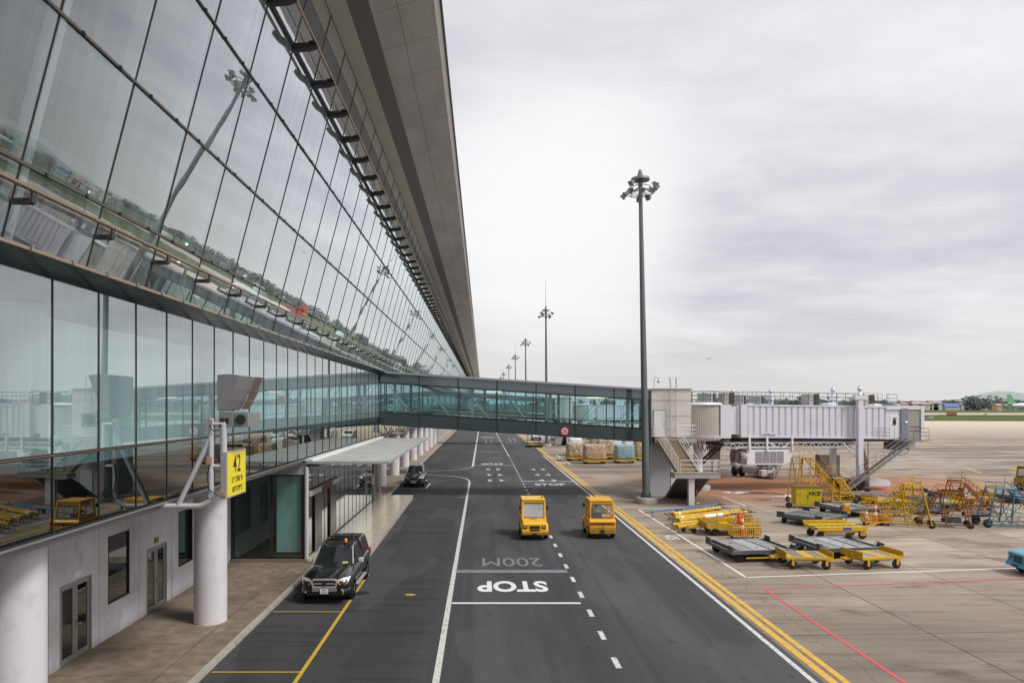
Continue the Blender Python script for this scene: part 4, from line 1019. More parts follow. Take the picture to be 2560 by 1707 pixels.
    for h in (8.45, 8.1, 7.75): rr.tube([(16.9, -1.2, h), (17.9, -1.2, h), (17.9, 0, h)], .018, 5)
    ob('roof_railing', rr, paint('rail_green_grey', (.10, .13, .125), .5, .3), t)
    for x in (2.2, 10.1, 15.4):
        rb = ob('roof_unit', MB().box(x, x + .42, -.4, .9, zt(x), zt(x) + 1.0), SLAT, t); ob('grille', MB().box(x + .45, x + .85, -.5, .8, zt(x), zt(x) + 1.0), paint('louvre_brown', (.06, .04, .03), .6), rb)
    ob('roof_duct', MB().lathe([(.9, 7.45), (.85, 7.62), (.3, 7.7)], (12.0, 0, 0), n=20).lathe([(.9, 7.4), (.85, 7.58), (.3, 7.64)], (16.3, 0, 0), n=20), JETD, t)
    if stairs:
        sm_ = MB(); a = Vector((18.2, -2.2, 4.35)); b = Vector((12.2, -2.2, .25))
        for y in (-2.2, -2.95): sm_.bar((a.x, y, a.z), (b.x, y, b.z), .07, .22)
        for k in range(22):
            q = a.lerp(b, (k + .5) / 22); sm_.box(q.x - .13, q.x + .13, -2.92, -2.23, q.z + .05, q.z + .08)
        ob('service_stair', sm_, GALV, t)
        rl = MB()
        for y in (-2.2, -2.95):
            for h in (.9, .5): rl.tube([(a.x, y, a.z + h), (b.x, y, b.z + h)], .02, 5)
            for k in range(9): q = a.lerp(b, k / 8); rl.tube([(q.x, y, q.z), (q.x - .12, y, q.z + .9)], .018, 5)
        for xx in (16.9, 18.2, 19.6):
            rl.tube([(xx, -2.95 if xx > 17 else -2.2, 4.45), (xx, -2.95 if xx > 17 else -2.2, 5.45)], .02, 5)
        for h in (5.45, 5.1, 4.8): rl.tube([(18.2, -2.95, h), (19.6, -2.95, h), (19.6, -1.6, h)], .02, 5); rl.tube([(15.5, -1.62, h), (16.9, -1.62, h)], .018, 5)
        ob('stair_railing', rl, GALV, t)
        ob('stair_landing', MB().box(17.3, 19.6, -2.98, -1.5, 4.36, 4.44), GALV, t)
        ob('stair_leg', MB().bar((12.2, -2.2, .25), (12.2, -2.2, 0), .08).bar((14.4, -2.25, 4.3), (14.4, -2.25, 1.8), .07), GALV, t)
    # air conditioning pack
    if not pack: return t
    pk = ob('aircon_pack', MB().box(3.7, 7.9, -1.5, .2, 2.3, 3.62), WHITE, t, bevel=.03)
    gm = MB()
    for k in range(4): gm.box(4.45 + k * .66, 5.06 + k * .66, -1.515, -1.50, 2.45, 3.45)
    ob('louvre', gm, paint('louvre_grey', (.30, .29, .30), .6, 0, .3, 30), pk)
    fm_ = MB(); fm_.M = RZ(R(0))
    for y in (-1.0, .12): fm_.lathe([(.56, .02), (.58, -.55), (.50, -.55), (.46, -.1)], (3.7, y, 2.95), 'x', 24)
    ob('fan_duct', fm_, GREYP, pk)
    hg = MB()
    for x in (3.9, 5.5, 7.8): hg.box(x - .08, x + .08, -1.62, -1.46, 3.55, 4.75)
    hg.bar((5.6, -1.5, 4.3), (6.5, -1.5, 3.75), .08); hg.bar((7.7, -1.5, 4.3), (6.9, -1.5, 3.75), .08); hg.bar((3.9, -1.5, 3.8), (7.8, -1.5, 3.8), .07)
    ob('hanger', hg, WHITE, pk)
    return t
jb1 = jetbridge((19.1, 62.8, 0), R(6.3), 'lilac grey corrugated boarding bridge with service stair, nearer of two')
jb2 = jetbridge((19.3, 64.0, 0), R(50), 'farther boarding bridge angled away behind the lilac grey one', stairs=True, pack=False)
jb2.scale = (1, 1, 1)
jb3 = dup(jb1, loc=(19.1, 139.8, 0), label='distant boarding bridge beyond the farther stair pier')

# ------------------------------------------------------------------ floodlight masts
def mast(spike):
    t = thing('floodlight_mast', '', 'floodlight mast', (0, 0, 0), group='floodlight masts in a row along the apron')
    ob('pole', MB().tube([(0, 0, .5), (0, 0, 25.2)], .30, 20, .135), MASTM, t)
    fl = MB().lathe([(.46, .42), (.46, .48)], n=24)
    for k in range(14):
        a = 2 * pi * k / 14; fl.prism([(.28, .46), (.44, .46), (.30, .85)], -.012, .012); fl.M = RZ(a)
    fl.M = Matrix.Identity(4); ob('base_flange', fl, MASTM, t); ob('footing', MB().lathe([(.85, -.02), (.85, .36), (.80, .42)], n=28), KERB, t)
    h = MB()
    for (r_, zc) in ((.95, 23.7), (.75, 24.2)):
        h.tube([(r_ * cos(2 * pi * k / 20), r_ * sin(2 * pi * k / 20), zc) for k in range(21)], .035, 6)
    for k in range(8):
        a = 2 * pi * k / 8; h.bar((.15 * cos(a), .15 * sin(a), 24.2), (.95 * cos(a), .95 * sin(a), 23.7), .04); h.bar((.15 * cos(a), .15 * sin(a), 23.6), (.95 * cos(a), .95 * sin(a), 23.7), .03)
    ob('head_ring', h, MASTM, t)
    ob('head_cap', MB().lathe([(.72, 24.72), (.70, 24.90), (.25, 25.0), (.12, 25.5), (.02, 25.6)], n=20).lathe([(.18, 24.3), (.18, 25.0)], n=12), MASTM, t)
    l = None
    for k in range(10):
        a = 2 * pi * k / 10 + .2
        if l is None:
            lm_ = MB(); lm_.M = T(0, 0, 0) @ RY(R(38)); lm_.prism([(-.05, -.10), (.28, -.18), (.32, .18), (-.05, .12), (-.12, 0)], -.17, .17); lm_.M = Matrix.Identity(4); lm_.bar((-.25, 0, .1), (0, 0, 0), .04)
            l = ob('floodlight', lm_, paint('lamp_housing', (.22, .23, .23), .5, .2), t); ob('lens', MB().quad((.115, -.14, -.335), (.375, -.14, .0), (.375, .14, .0), (.115, .14, -.335)), paint('mast_lens', (.30, .31, .32), .3), l); o = l
        else: o = dup(l, t)
        r_ = 1.05 if k % 2 else 1.22; o.location = (r_ * cos(a), r_ * sin(a), 23.75 if k % 3 else 24.35); o.rotation_euler = (0, 0, a)
    if spike: ob('lightning_rod', MB().tube([(0, 0, 25.4), (0, 0, 30.3)], .05, 6, .02), MASTM, t)
    return t
m1 = mast(False); m1['label'] = 'tallest looking grey floodlight mast in front of the footbridge end'
m1.location = (12.6, 54.7, 0); m1.rotation_euler = (0, R(-1.1), 0)
mls = ['grey floodlight mast with lightning rod, second from the viewer', 'slender grey floodlight mast without a rod, third from the viewer', 'thin floodlight mast with a rod, fourth in the receding row', 'small pale floodlight mast without rod, fifth in the receding row', 'tiny floodlight mast with rod, last but one in the row', 'faintest floodlight mast just above the footbridge roof']
m2 = mast(True)
for i, y in enumerate((130.5, 192, 252, 314, 390, 446)):
    src = m2 if i == 0 else None
    sp = i in (0, 2, 4, 5)
    o = m2 if i == 0 else dup(m2 if sp else m1)
    o.rotation_euler = (0, R(-.4), 0)
    o.location = (11.8, y, 0); o['label'] = mls[i]

# ------------------------------------------------------------------ vehicles
def wheel(parent, x, y, r, w, rimmat=CHROME):
    o = ob('wheel', MB().lathe([(r * .62, -w / 2), (r * .92, -w / 2), (r, -w * .3), (r, w * .3), (r * .92, w / 2), (r * .62, w / 2)], (0, 0, 0), 'x', 24), BLACK, parent); o.location = (x, y, r)
    s_ = 1 if x > 0 else -1
    rm_ = MB().lathe([(r * .64, -w * .42), (r * .64, w * .42)], (0, 0, 0), 'x', 20); ob('hub', rm_, INK, o)
    sp = MB()
    for k in range(6):
        a = pi * k / 3; sp.bar((s_ * w * .45, 0, 0), (s_ * w * .47, r * .6 * cos(a), r * .6 * sin(a)), .03, .07)
    sp.lathe([(r * .60, s_ * w * .40), (r * .66, s_ * w * .49), (r * .60, s_ * w * .49)], (0, 0, 0), 'x', 20)
    ob('rim', sp, rimmat, o); return o
def sec(y, pts): return [(x, y, z_) for x, z_ in pts] + [(-x, y, z_) for x, z_ in reversed(pts)]
def car(name, label, cat, loc, pickup, plate):
    t = thing(name, label, cat, loc)
    L = 5.3 if pickup else 4.85
    lower = [(0.0, .72, .42, .62, .80, .86), (.10, .86, .38, .62, .90, .97), (.35, .92, .36, .66, .96, 1.05), (1.0, .93, .34, .68, 1.00, 1.12), (1.55, .93, .34, .68, 1.02, 1.17),
             (3.0, .93, .34, .68, 1.05, 1.16), (L - .4, .92, .38, .70, 1.08, 1.16), (L - .05, .88, .45, .70, 1.06, 1.12), (L, .84, .5, .70, 1.0, 1.05)]
    b = MB(); b.loft([sec(y, [(w * .90, z0), (w, zm), (w * .985, zs - .06), (w * .93, zs), (w * .80, zt_), (w * .35, zt_ + .02)]) for y, w, z0, zm, zs, zt_ in lower])
    ob('body', b, CARG, t)
    hd_ = MB(); hd_.loft([sec(y, [(w, z_), (w * .92, z_ + .045), (w * .4, z_ + .075)]) for y, w, z_ in ((.10, .60, .93), (.35, .70, 1.03), (.9, .74, 1.10), (1.5, .76, 1.16))])
    ob('bonnet', hd_, CARB, t)
    yr = L - .02
    gh = [(1.45, .78, 1.12, .74, 1.15), (2.25, .84, 1.12, .62, 1.74), (2.6, .84, 1.12, .64, 1.79), (3.45, .84, 1.12, .64, 1.80)]
    if pickup: gh2 = [(3.5, .86, 1.12, .70, 1.83), (5.0, .86, 1.12, .68, 1.80), (5.25, .84, 1.12, .72, 1.30)]
    else: gh += [(4.3, .82, 1.12, .62, 1.76), (4.82, .80, 1.12, .66, 1.22)]
    def cab(g): return MB().loft([sec(y, [(w0, z0), ((w0 + w1) / 2 + .02, (z0 + z1) / 2), (w1, z1 - .04), (w1 * .9, z1)]) for y, w0, z0, w1, z1 in g])
    ob('cabin', cab(gh), CARB, t)
    if pickup:
        tp = ob('canopy_top', cab(gh2), CARG, t, label='dark canopy over the load bed')
        for s_ in (-1, 1): ob('side_window', MB().quad((s_ * .835, 3.7, 1.28), (s_ * .835, 4.95, 1.28), (s_ * .745, 4.85, 1.68), (s_ * .745, 3.7, 1.70)), G_CAR, tp, fix=False)
        ob('roof_bar', MB().box(-.6, .6, 3.9, 3.94, 1.83, 1.86).box(-.6, .6, 4.6, 4.64, 1.81, 1.84), CARB, tp)
    ws = ob('windscreen', MB().add([(-.70, 1.50, 1.205), (.70, 1.50, 1.205), (.58, 2.21, 1.725), (-.58, 2.21, 1.725), (0, 1.46, 1.20), (0, 2.19, 1.745)], [(0, 4, 5, 3), (4, 1, 2, 5)]), G_CAR, t, fix=False)
    ob('permit', MB().quad((.38, 1.50, 1.235), (.60, 1.50, 1.235), (.59, 1.56, 1.275), (.37, 1.56, 1.275)), VEST, ws, fix=False)
    for s_ in (-1, 1):
        ob('side_window', MB().quad((s_ * .83, 1.95, 1.22), (s_ * .855, 2.85, 1.22), (s_ * .69, 2.85, 1.70), (s_ * .70, 2.32, 1.68)).quad((s_ * .855, 2.92, 1.22), (s_ * .85, 3.40, 1.22), (s_ * .69, 3.35, 1.69), (s_ * .69, 2.92, 1.70)), G_CAR, t, fix=False)
        ob('pillar_trim', MB().bar((s_ * .80, 1.55, 1.19), (s_ * .66, 2.24, 1.74), .05), GREYP, t)
        mr = ob('mirror', MB().box(*sorted((s_ * .93, s_ * 1.14)), 1.86, 2.0, 1.17, 1.36), PIPE if pickup else CHROME, t, bevel=.04); ob('arm', MB().bar((s_ * .84, 1.9, 1.2), (s_ * .96, 1.93, 1.22), .05), INK, mr)
        hl = ob('headlight', MB().add([(s_ * .50, -.012, .80), (s_ * .86, .10, .82), (s_ * .935, .34, 1.0), (s_ * .64, .055, .99), (s_ * .49, -.012, .93)], [(0, 1, 2, 3, 4)]), LAMP, t, fix=False)
        ob('indicator', MB().quad((s_ * .55, -.02, .745), (s_ * .82, .06, .765), (s_ * .86, .09, .82), (s_ * .53, -.02, .80)), ORANGE, hl, fix=False)
        ob('fog_lamp', MB().lathe([(.05, -.04), (.05, .02)], (s_ * .68, .02, .48), 'y', 12), LAMP, t)
        ob('wheel_arch', MB().lathe([(.44, -.03), (.44, .03)], (s_ * .915, .95, .40), 'x', 24).lathe([(.44, -.03), (.44, .03)], (s_ * .915, L - 1.2, .40), 'x', 24), BLACK, t)
        ob('side_step', MB().box(*sorted((s_ * .88, s_ * 1.02)), 1.5, 3.5, .38, .42), GREYP, t)
        ob('tail_light', MB().box(*sorted((s_ * .80, s_ * .91)), L - .12, L, .85, 1.1), REDL, t)
        for y in (.95, L - 1.2): wheel(t, s_ * .82, y, .38, .25)
    bp = MB(); bp.loft([sec(y, [(w, .36), (w, .50), (w * .97, .62)]) for y, w in ((-.04, .66), (.08, .84), (.3, .93))])
    ob('bumper', bp, CARB, t)
    gr = MB(); out_ = [(-.50, .86), (-.42, .96), (.42, .96), (.50, .86), (.44, .64), (-.44, .64)]; inn_ = [(-.44, .86), (-.38, .915), (.38, .915), (.44, .86), (.39, .70), (-.39, .70)]
    for k in range(6):
        a, b_ = out_[k], out_[(k + 1) % 6]; c, d = inn_[(k + 1) % 6], inn_[k]
        gr.add([(p_[0], -.065, p_[1]) for p_ in (a, b_, c, d)] + [(p_[0], .05, p_[1]) for p_ in (a, b_, c, d)], [(0, 1, 2, 3), (7, 6, 5, 4), (0, 4, 5, 1), (2, 6, 7, 3), (1, 5, 6, 2), (3, 7, 4, 0)])
    if pickup: gr.box(-.38, .38, -.055, -.02, .78, .815)
    g_ = ob('grille', gr, GREYP if pickup else CHROME, t); ob('mesh_insert', MB().box(-.42, .42, -.035, .04, .69, .92), INK, g_)
    ob('badge', MB().lathe([(.085, -.085), (.085, -.06)], (0, 0, .80), 'y', 20), DKBLUE if False else INK, g_)
    if pickup: ob('skid_plate', MB().box(-.46, .46, -.07, .0, .50, .63), paint('skid_grey', (.22, .2, .21), .5), t, bevel=.01)
    pl = ob('number_plate', MB().box(-.15, .15, -.09, -.075, .43, .61) if pickup else MB().box(-.24, .24, -.09, -.07, .46, .57), WHITE, t)
    if pickup:
        ob('lettering', MB().text('29C', .085, Matrix(((1, 0, 0, 0), (0, 0, -1, -.093), (0, 1, 0, .565), (0, 0, 0, 1))), .002), INK, pl)
        ob('lettering', MB().text('174.10', .085, Matrix(((1, 0, 0, 0), (0, 0, -1, -.093), (0, 1, 0, .475), (0, 0, 0, 1))), .002, .95), REDL, pl)
        bc = ob('beacon', MB().lathe([(.07, 1.86), (.07, 1.99), (.04, 2.01)], (.30, 2.55, 0), n=14), ORANGE, t); ob('base', MB().lathe([(.08, 1.78), (.08, 1.86)], (.30, 2.55, 0), n=14), INK, bc)
        ob('antenna', MB().tube([(.5, 3.3, 1.78), (.47, 3.45, 2.0)], .008, 5), INK, t)
    return t
car('pickup_truck', 'black double cab pickup with orange roof beacon parked by the kerb', 'pickup truck', (-5.93, 26.75, .004), True, '')
suv = car('suv_car', 'black car with chrome grille parked beyond the entrance platform', 'car', (-6.25, 64.6, .004), False, '')

def tug(name, label, loc, rz, mats, driver=False, cabin=True, opaque=True):
    t = thing(name, label, 'tow tractor', loc, rz, group='baggage tow tractors')
    Y_, = (mats,)
    # origin at the centre of the front, body runs +y
    ob('chassis', MB().box(-.74, .74, .0, 2.9, .28, .62), Y_, t, bevel=.05)
    ob('bonnet', MB().prism([(.02, .60), (.0, .90), (.12, .95), (1.0, 1.02), (1.0, .60)], -.66, .66, 'x'), Y_, t, bevel=.04)
    ob('rear_body', MB().prism([(1.0, .60), (1.0, 1.02), (2.86, 1.10), (2.95, .98), (2.95, .60)], -.74, .74, 'x'), Y_, t, bevel=.04)
    for s_ in (-1, 1):
        ob('mudguard', MB().prism([(.1, .62), (.2, .82), (.9, .86), (1.1, .62)], *sorted((s_ * .62, s_ * .76)), 'x'), Y_, t, bevel=.03)
        hl = ob('headlight', MB().box(*sorted((s_ * .42, s_ * .62)), -.02, .03, .66, .80), INK, t); ob('lens', MB().lathe([(.03, -.03), (.03, .0)], (s_ * .48, 0, .74), 'y', 12).lathe([(.03, -.03), (.045, .0)], (s_ * .57, 0, .74), 'y', 12), LAMP, hl)
        rl_ = ob('tail_light', MB().box(*sorted((s_ * .40, s_ * .68)), 2.95, 2.985, .82, .92), REDL, t)
        for y in (.62, 2.35): wheel(t, s_ * .66, y, .33, .2, Y_)
    ob('radiator_grille', MB().box(-.27, .27, -.02, .02, .66, .80).box(-.27, .27, -.02, .02, .52, .60), INK, t)
    ob('rear_panel', MB().box(-.40, .40, 2.95, 2.98, .83, .91), INK, t)
    ob('bumper', MB().box(-.72, .72, -.08, .02, .30, .48).box(-.72, .72, 2.9, 3.02, .30, .60), paint('bumper_' + Y_.name, (.40, .22, .02), .5, 0, .3, 5, .7, (.12, .07, .02)), t, bevel=.03)
    hk = MB(); hk.box(-.08, .08, 2.98, 3.14, .40, .52); hk.tube([(0, 3.1, .35), (0, 3.1, .95)], .025, 8); hk.box(-.1, .1, -.2, -.06, .34, .42)
    ob('hitch', hk, INK, t)
    if cabin:
        # cab shell with real openings
        cb_ = MB(); y0, y1, zb_, zt_ = 1.0, 2.6, 1.0, 2.08
        for s_ in (-1, 1):
            x = s_ * .64
            cb_.bar((x, y0, zb_), (x * .97, y0 + .14, zt_), .11); cb_.bar((x, y1 + .15, zb_), (x * .97, y1, zt_), .11); cb_.bar((x, 1.95, zb_), (x * .97, 1.95, zt_), .07)
        cb_.box(-.66, .66, y0 - .03, y0 + .05, .98, 1.10); cb_.box(-.66, .66, y1 + .05, y1 + .18, .98, 1.19)
        cb_.box(-.63, .63, y0 + .09, y0 + .17, 1.92, 2.06); cb_.box(-.63, .63, y1 - .06, y1 + .04, 1.90, 2.06)
        cb_.box(.60, .67, 1.0, 2.7, .98, 1.25); 
        ob('cab', cb_, Y_, t, bevel=.02)
        ob('roof', MB().box(-.68, .68, y0 + .05, y1 + .08, 2.05, 2.14), Y_, t, bevel=.04)
        w_ = MB().quad((-.60, y0 + .01, 1.11), (.60, y0 + .01, 1.11), (.58, y0 + .11, 1.92), (-.58, y0 + .11, 1.92))
        ob('windscreen', w_, G_SKYWIN if opaque else G_CLEAR, t, fix=False)
        fr = MB(); 
        for a, b_ in (((-.60, .985, 1.11), (.60, .985, 1.11)), ((.60, .985, 1.11), (.58, 1.085, 1.92)), ((.58, 1.085, 1.92), (-.58, 1.085, 1.92)), ((-.58, 1.085, 1.92), (-.60, .985, 1.11))): fr.tube([a, b_], .018, 5)
        for a, b_ in (((-.58, 2.80, 1.20), (.58, 2.80, 1.20)), ((.58, 2.80, 1.20), (.57, 2.66, 1.89)), ((.57, 2.66, 1.89), (-.57, 2.66, 1.89)), ((-.57, 2.66, 1.89), (-.58, 2.80, 1.20))): fr.tube([a, b_], .02, 5)
        ob('window_seal', fr, INK, t)
        ob('rear_window', MB().quad((-.58, 2.79, 1.20), (.58, 2.79, 1.20), (.57, 2.65, 1.89), (-.57, 2.65, 1.89)), G_CLEAR, t, fix=False)
        ob('wiper', MB().tube([(.18, .98, 1.92), (.34, .985, 1.75), (.42, .97, 1.48)], .010, 5), INK, t)
        for s_ in (-1, 1):
            mr = ob('mirror', MB().box(*sorted((s_ * .72, s_ * .84)), 1.02, 1.07, 1.55, 1.78), INK, t); ob('arm', MB().bar((s_ * .64, 1.06, 1.66), (s_ * .74, 1.05, 1.66), .025), INK, mr)
        bc = ob('beacon', MB().lathe([(.05, 2.16), (.05, 2.27)], (.50 if not driver else .50, 1.4 if not driver else 1.5, 0), n=12), REDL if not driver else ORANGE, t)
        ob('seat', MB().box(-.05, .45, 2.2, 2.4, .95, 1.40).box(-.05, .45, 1.8, 2.3, .92, 1.0), CLOTH, t, bevel=.04)
    pb = ob('fleet_plate', MB().box(-.20, .22, .955, .968, .995, 1.08).box(-.20, .20, 2.785, 2.80, 1.06, 1.15), paint('pale_plate', (.45, .46, .62), .5), t)
    lt_ = MB()
    for k in range(5): lt_.box(-.17 + k * .075, -.13 + k * .075, .948, .953, 1.01, 1.065); lt_.box(-.17 + k * .075, -.13 + k * .075, 2.802, 2.807, 1.075, 1.135)
    ob('digit', lt_, DKBLUE, pb)
    return t
tug('tow_tractor', 'yellow tow tractor driving toward the viewer on the dashed line', (2.91, 39.45, .004), 0, YELB)
tg2 = tug('tow_tractor', 'ochre tow tractor with seated driver driving away beside the yellow lines', (6.72, 42.75, .004), pi, YELO, True, True, False)
def person(loc, rz, label):
    sk = bmesh.new(); J = {'pel': (0, 0, .12), 'ch': (0, .02, .42), 'nk': (0, .03, .60), 'hd': (0, .05, .74), 'tp': (0, .05, .84),
         'ls': (-.19, .02, .54), 'le': (-.26, .20, .34), 'lh': (-.16, .42, .36), 'rs': (.19, .02, .54), 're': (.26, .20, .34), 'rh': (.16, .42, .36),
         'lk': (-.13, .42, .16), 'la': (-.13, .5, -.26), 'lt': (-.13, .64, -.30), 'rk': (.13, .42, .16), 'ra': (.13, .5, -.26), 'rt': (.13, .64, -.30), 'lp': (-.10, .04, .10), 'rp': (.10, .04, .10)}
    rad = {'pel': .14, 'ch': .15, 'nk': .055, 'hd': .095, 'tp': .06, 'ls': .07, 'le': .05, 'lh': .035, 'rs': .07, 're': .05, 'rh': .035, 'lk': .07, 'la': .045, 'lt': .04, 'rk': .07, 'ra': .045, 'rt': .04, 'lp': .09, 'rp': .09}
    E = [('pel', 'ch'), ('ch', 'nk'), ('nk', 'hd'), ('hd', 'tp'), ('ch', 'ls'), ('ls', 'le'), ('le', 'lh'), ('ch', 'rs'), ('rs', 're'), ('re', 'rh'), ('pel', 'lp'), ('lp', 'lk'), ('lk', 'la'), ('la', 'lt'), ('pel', 'rp'), ('rp', 'rk'), ('rk', 'ra'), ('ra', 'rt')]
    ns = list(J); me = bpy.data.meshes.new('person'); me.from_pydata([J[n] for n in ns], [(ns.index(a), ns.index(b)) for a, b in E], [])
    o = bpy.data.objects.new('person', me); COL.objects.link(o); o.modifiers.new('s', 'SKIN')
    for i, n in enumerate(ns):
        sv = me.skin_vertices[0].data[i]; sv.radius = (rad[n], rad[n] * .85); sv.use_root = n == 'pel'
    sb = o.modifiers.new('ss', 'SUBSURF'); sb.levels = sb.render_levels = 2; me.materials.append(SKIN)
    me.materials.append(CLOTH)
    o.location = loc; o.rotation_euler = (0, 0, rz); tag(o, label, 'person')
    v = MB(); v.loft([[(r_ * cos(a) * 1.25, .03 + r_ * sin(a) * .95, z_) for a in [2 * pi * k / 16 for k in range(16)]] for r_, z_ in ((.155, .10), (.16, .30), (.165, .45), (.13, .56), (.075, .60))])
    ob('vest', v, VEST, o)
    tr_ = MB()
    for s_ in (-1, 1): tr_.tube([(s_ * .10, .02, .10), (s_ * .13, .42, .16), (s_ * .13, .5, -.24)], .095, 10, .065)
    ob('trousers', tr_, CLOTH, o)
    ob('hair', MB().lathe([(.095, -.07), (.112, -.02), (.115, .04), (.095, .10), (.04, .135)], (0, .04, .74), n=14), HAIR, o)
    return o
person((6.52, 40.78, 1.0), 0, 'seated driver in a pale yellow safety vest inside the ochre tractor')
bt = tug('tow_tractor', 'blue tow tractor with rounded bonnet at the right edge', (23.75, 31.6, 0), R(-95), TBLUE, False, False)
for o in kids(bt):
    if o.name.startswith('bumper'): o.data.materials[0] = TBLUE
gs_p = gp(2545, 1229); tug('tow_tractor', 'olive yellow tractor half out of frame far on the apron', (gs_p.x + 2.1, gs_p.y - 1, 0), R(8), paint('tug_olive', (.30, .21, .01), .5, 0, .2, 2, .4))

# ------------------------------------------------------------------ ground equipment
def castor(parent, x, y, r=.22, w=.12, mat=BLACK):
    o = ob('wheel', MB().lathe([(r * .5, -w / 2), (r * .9, -w / 2), (r, -w * .25), (r, w * .25), (r * .9, w / 2), (r * .5, w / 2)], (0, 0, 0), 'y', 18), BLACK, parent); o.location = (x, y, r)
    ob('rim', MB().lathe([(r * .5, -w * .4), (r * .5, w * .4)], (0, 0, 0), 'y', 12), mat, o)
def pallet_dolly():
    t = thing('pallet_dolly', '', 'pallet dolly', group='grey roller pallet dollies on the apron')
    W, D = 3.3, 2.9; z0 = .42
    fr = MB()
    for y in (-D / 2, D / 2 - .1): fr.box(-W / 2, W / 2, y, y + .1, z0, z0 + .18)
    for x in (-W / 2, W / 2 - .1, -.05): fr.box(x, x + .1, -D / 2 + .1, D / 2 - .1, z0, z0 + .15)
    for x in (-W / 2 + .35, W / 2 - .5, -.48, .36): fr.box(x, x + .06, -D / 2 + .1, D / 2 - .1, z0 + .05, z0 + .17)
    ob('frame', fr, STEEL, t)
    rl = MB()
    for xa, xb in ((-W / 2 + .43, -.5), (.44, W / 2 - .52)):
        for k in range(14): y = -D / 2 + .2 + k * .19; rl.tube([(xa, y, z0 + .15), (xb, y, z0 + .15)], .045, 6)
    for q_ in (-1, 1):
        rb_ = MB(); [(rb_.v.extend(p.v), rb_.f.extend(tuple(j + len(rb_.v) - len(p.v) for j in f) for f in p.f), rb_.sm.extend(p.sm)) for p in islands(rl) if p.v[0][0] * q_ > 0]
        ob('roller_bed', rb_, ROLL, t)
    ob('deck_pan', MB().box(-W / 2 + .4, W / 2 - .5, -D / 2 + .12, D / 2 - .12, z0 + .03, z0 + .05), BLACK, t)
    es = MB()
    for y in (-D / 2 + .02, D / 2 - .06): es.box(-W / 2, W / 2, y, y + .04, z0 + .18, z0 + .195)
    for x in (-W / 2 + .38, -.50, .40, W / 2 - .56): es.box(x, x + .04, -D / 2 + .1, D / 2 - .1, z0 + .17, z0 + .20)
    for k in range(8): es.box(-W / 2 + .5 + .35 * k, -W / 2 + .62 + .35 * k, -D / 2 + .3 + .3 * (k * 5 % 7), -D / 2 + .38 + .3 * (k * 5 % 7), z0 + .19, z0 + .23)
    ob('guide_rail', es, GREYL, t)
    ob('walkway_plate', MB().box(-.38, .34, -D / 2 + .1, D / 2 - .1, z0 + .155, z0 + .165), paint('plate_pale', (.42, .43, .44), .5, .3, .15, 2, .4), t)
    st = MB()
    for x in (-W / 2 + .02, W / 2 - .1):
        st.box(x, x + .05, -D / 2 - .02, -D / 2 + .45, z0 + .15, z0 + .36); st.box(x, x + .05, D / 2 - .5, D / 2, z0 + .15, z0 + .36)
    ob('stop_plate', st, STEELB, t)
    ob('under_beam', MB().box(-W / 2 + .2, W / 2 - .2, -.15, .15, .26, .42).box(-W / 2 + .4, -W / 2 + .6, -D / 2 + .3, D / 2 - .3, .28, .42).box(W / 2 - .6, W / 2 - .4, -D / 2 + .3, D / 2 - .3, .28, .42), STEELB, t)
    for x in (-W / 2 + .5, W / 2 - .5):
        for y in (-D / 2 + .25, D / 2 - .25): castor(t, x, y, .24, .14, STEEL)
    ob('tow_bar', MB().bar((W / 2, 0, .42), (W / 2 + 1.1, .1, .40), .07).bar((W / 2, .25, .42), (W / 2 + .7, .1, .40), .05).tube([(W / 2 + .6, .1, .42), (W / 2 + .6, .1, .58), (W / 2 + .9, .1, .58)], .015, 5), STEELB, t)
    return t
pd = pallet_dolly(); pd.location = (13.25, 35.3, 0); pd.rotation_euler = (0, 0, R(7)); pd['label'] = 'grey roller pallet dolly behind the cone trolley, nearest to the road'
dark_walk = next(c for c in kids(pd) if c.name.startswith('walkway')).data.copy(); dark_walk.materials[0] = STEEL
for x, y, a, lb in ((17.75, 35.85, 7, 'grey roller pallet dolly beside the nearest one, behind a yellow cart'), (20.85, 45.05, 38, 'grey blue pallet dolly turned cornerwise in front of the yellow cabinet'),
                    (29.9, 55.3, 25, 'grey pallet dolly farthest back, under the end of the service stair'), (25.2, 48.9, 14, 'pale grey pallet dolly between yellow cabinet and cone trolley'),
                    (37.5, 56.5, 8, 'grey pallet dolly behind the rusty stair stand'), (41.5, 55.5, 12, 'grey pallet dolly behind the blue stair stand')):
    d_ = dup(pd, loc=(x, y, 0), rz=R(a), label=lb)
    if y > 40:
        for c_ in kids(d_):
            if c_.name.startswith('walkway'): c_.data = dark_walk

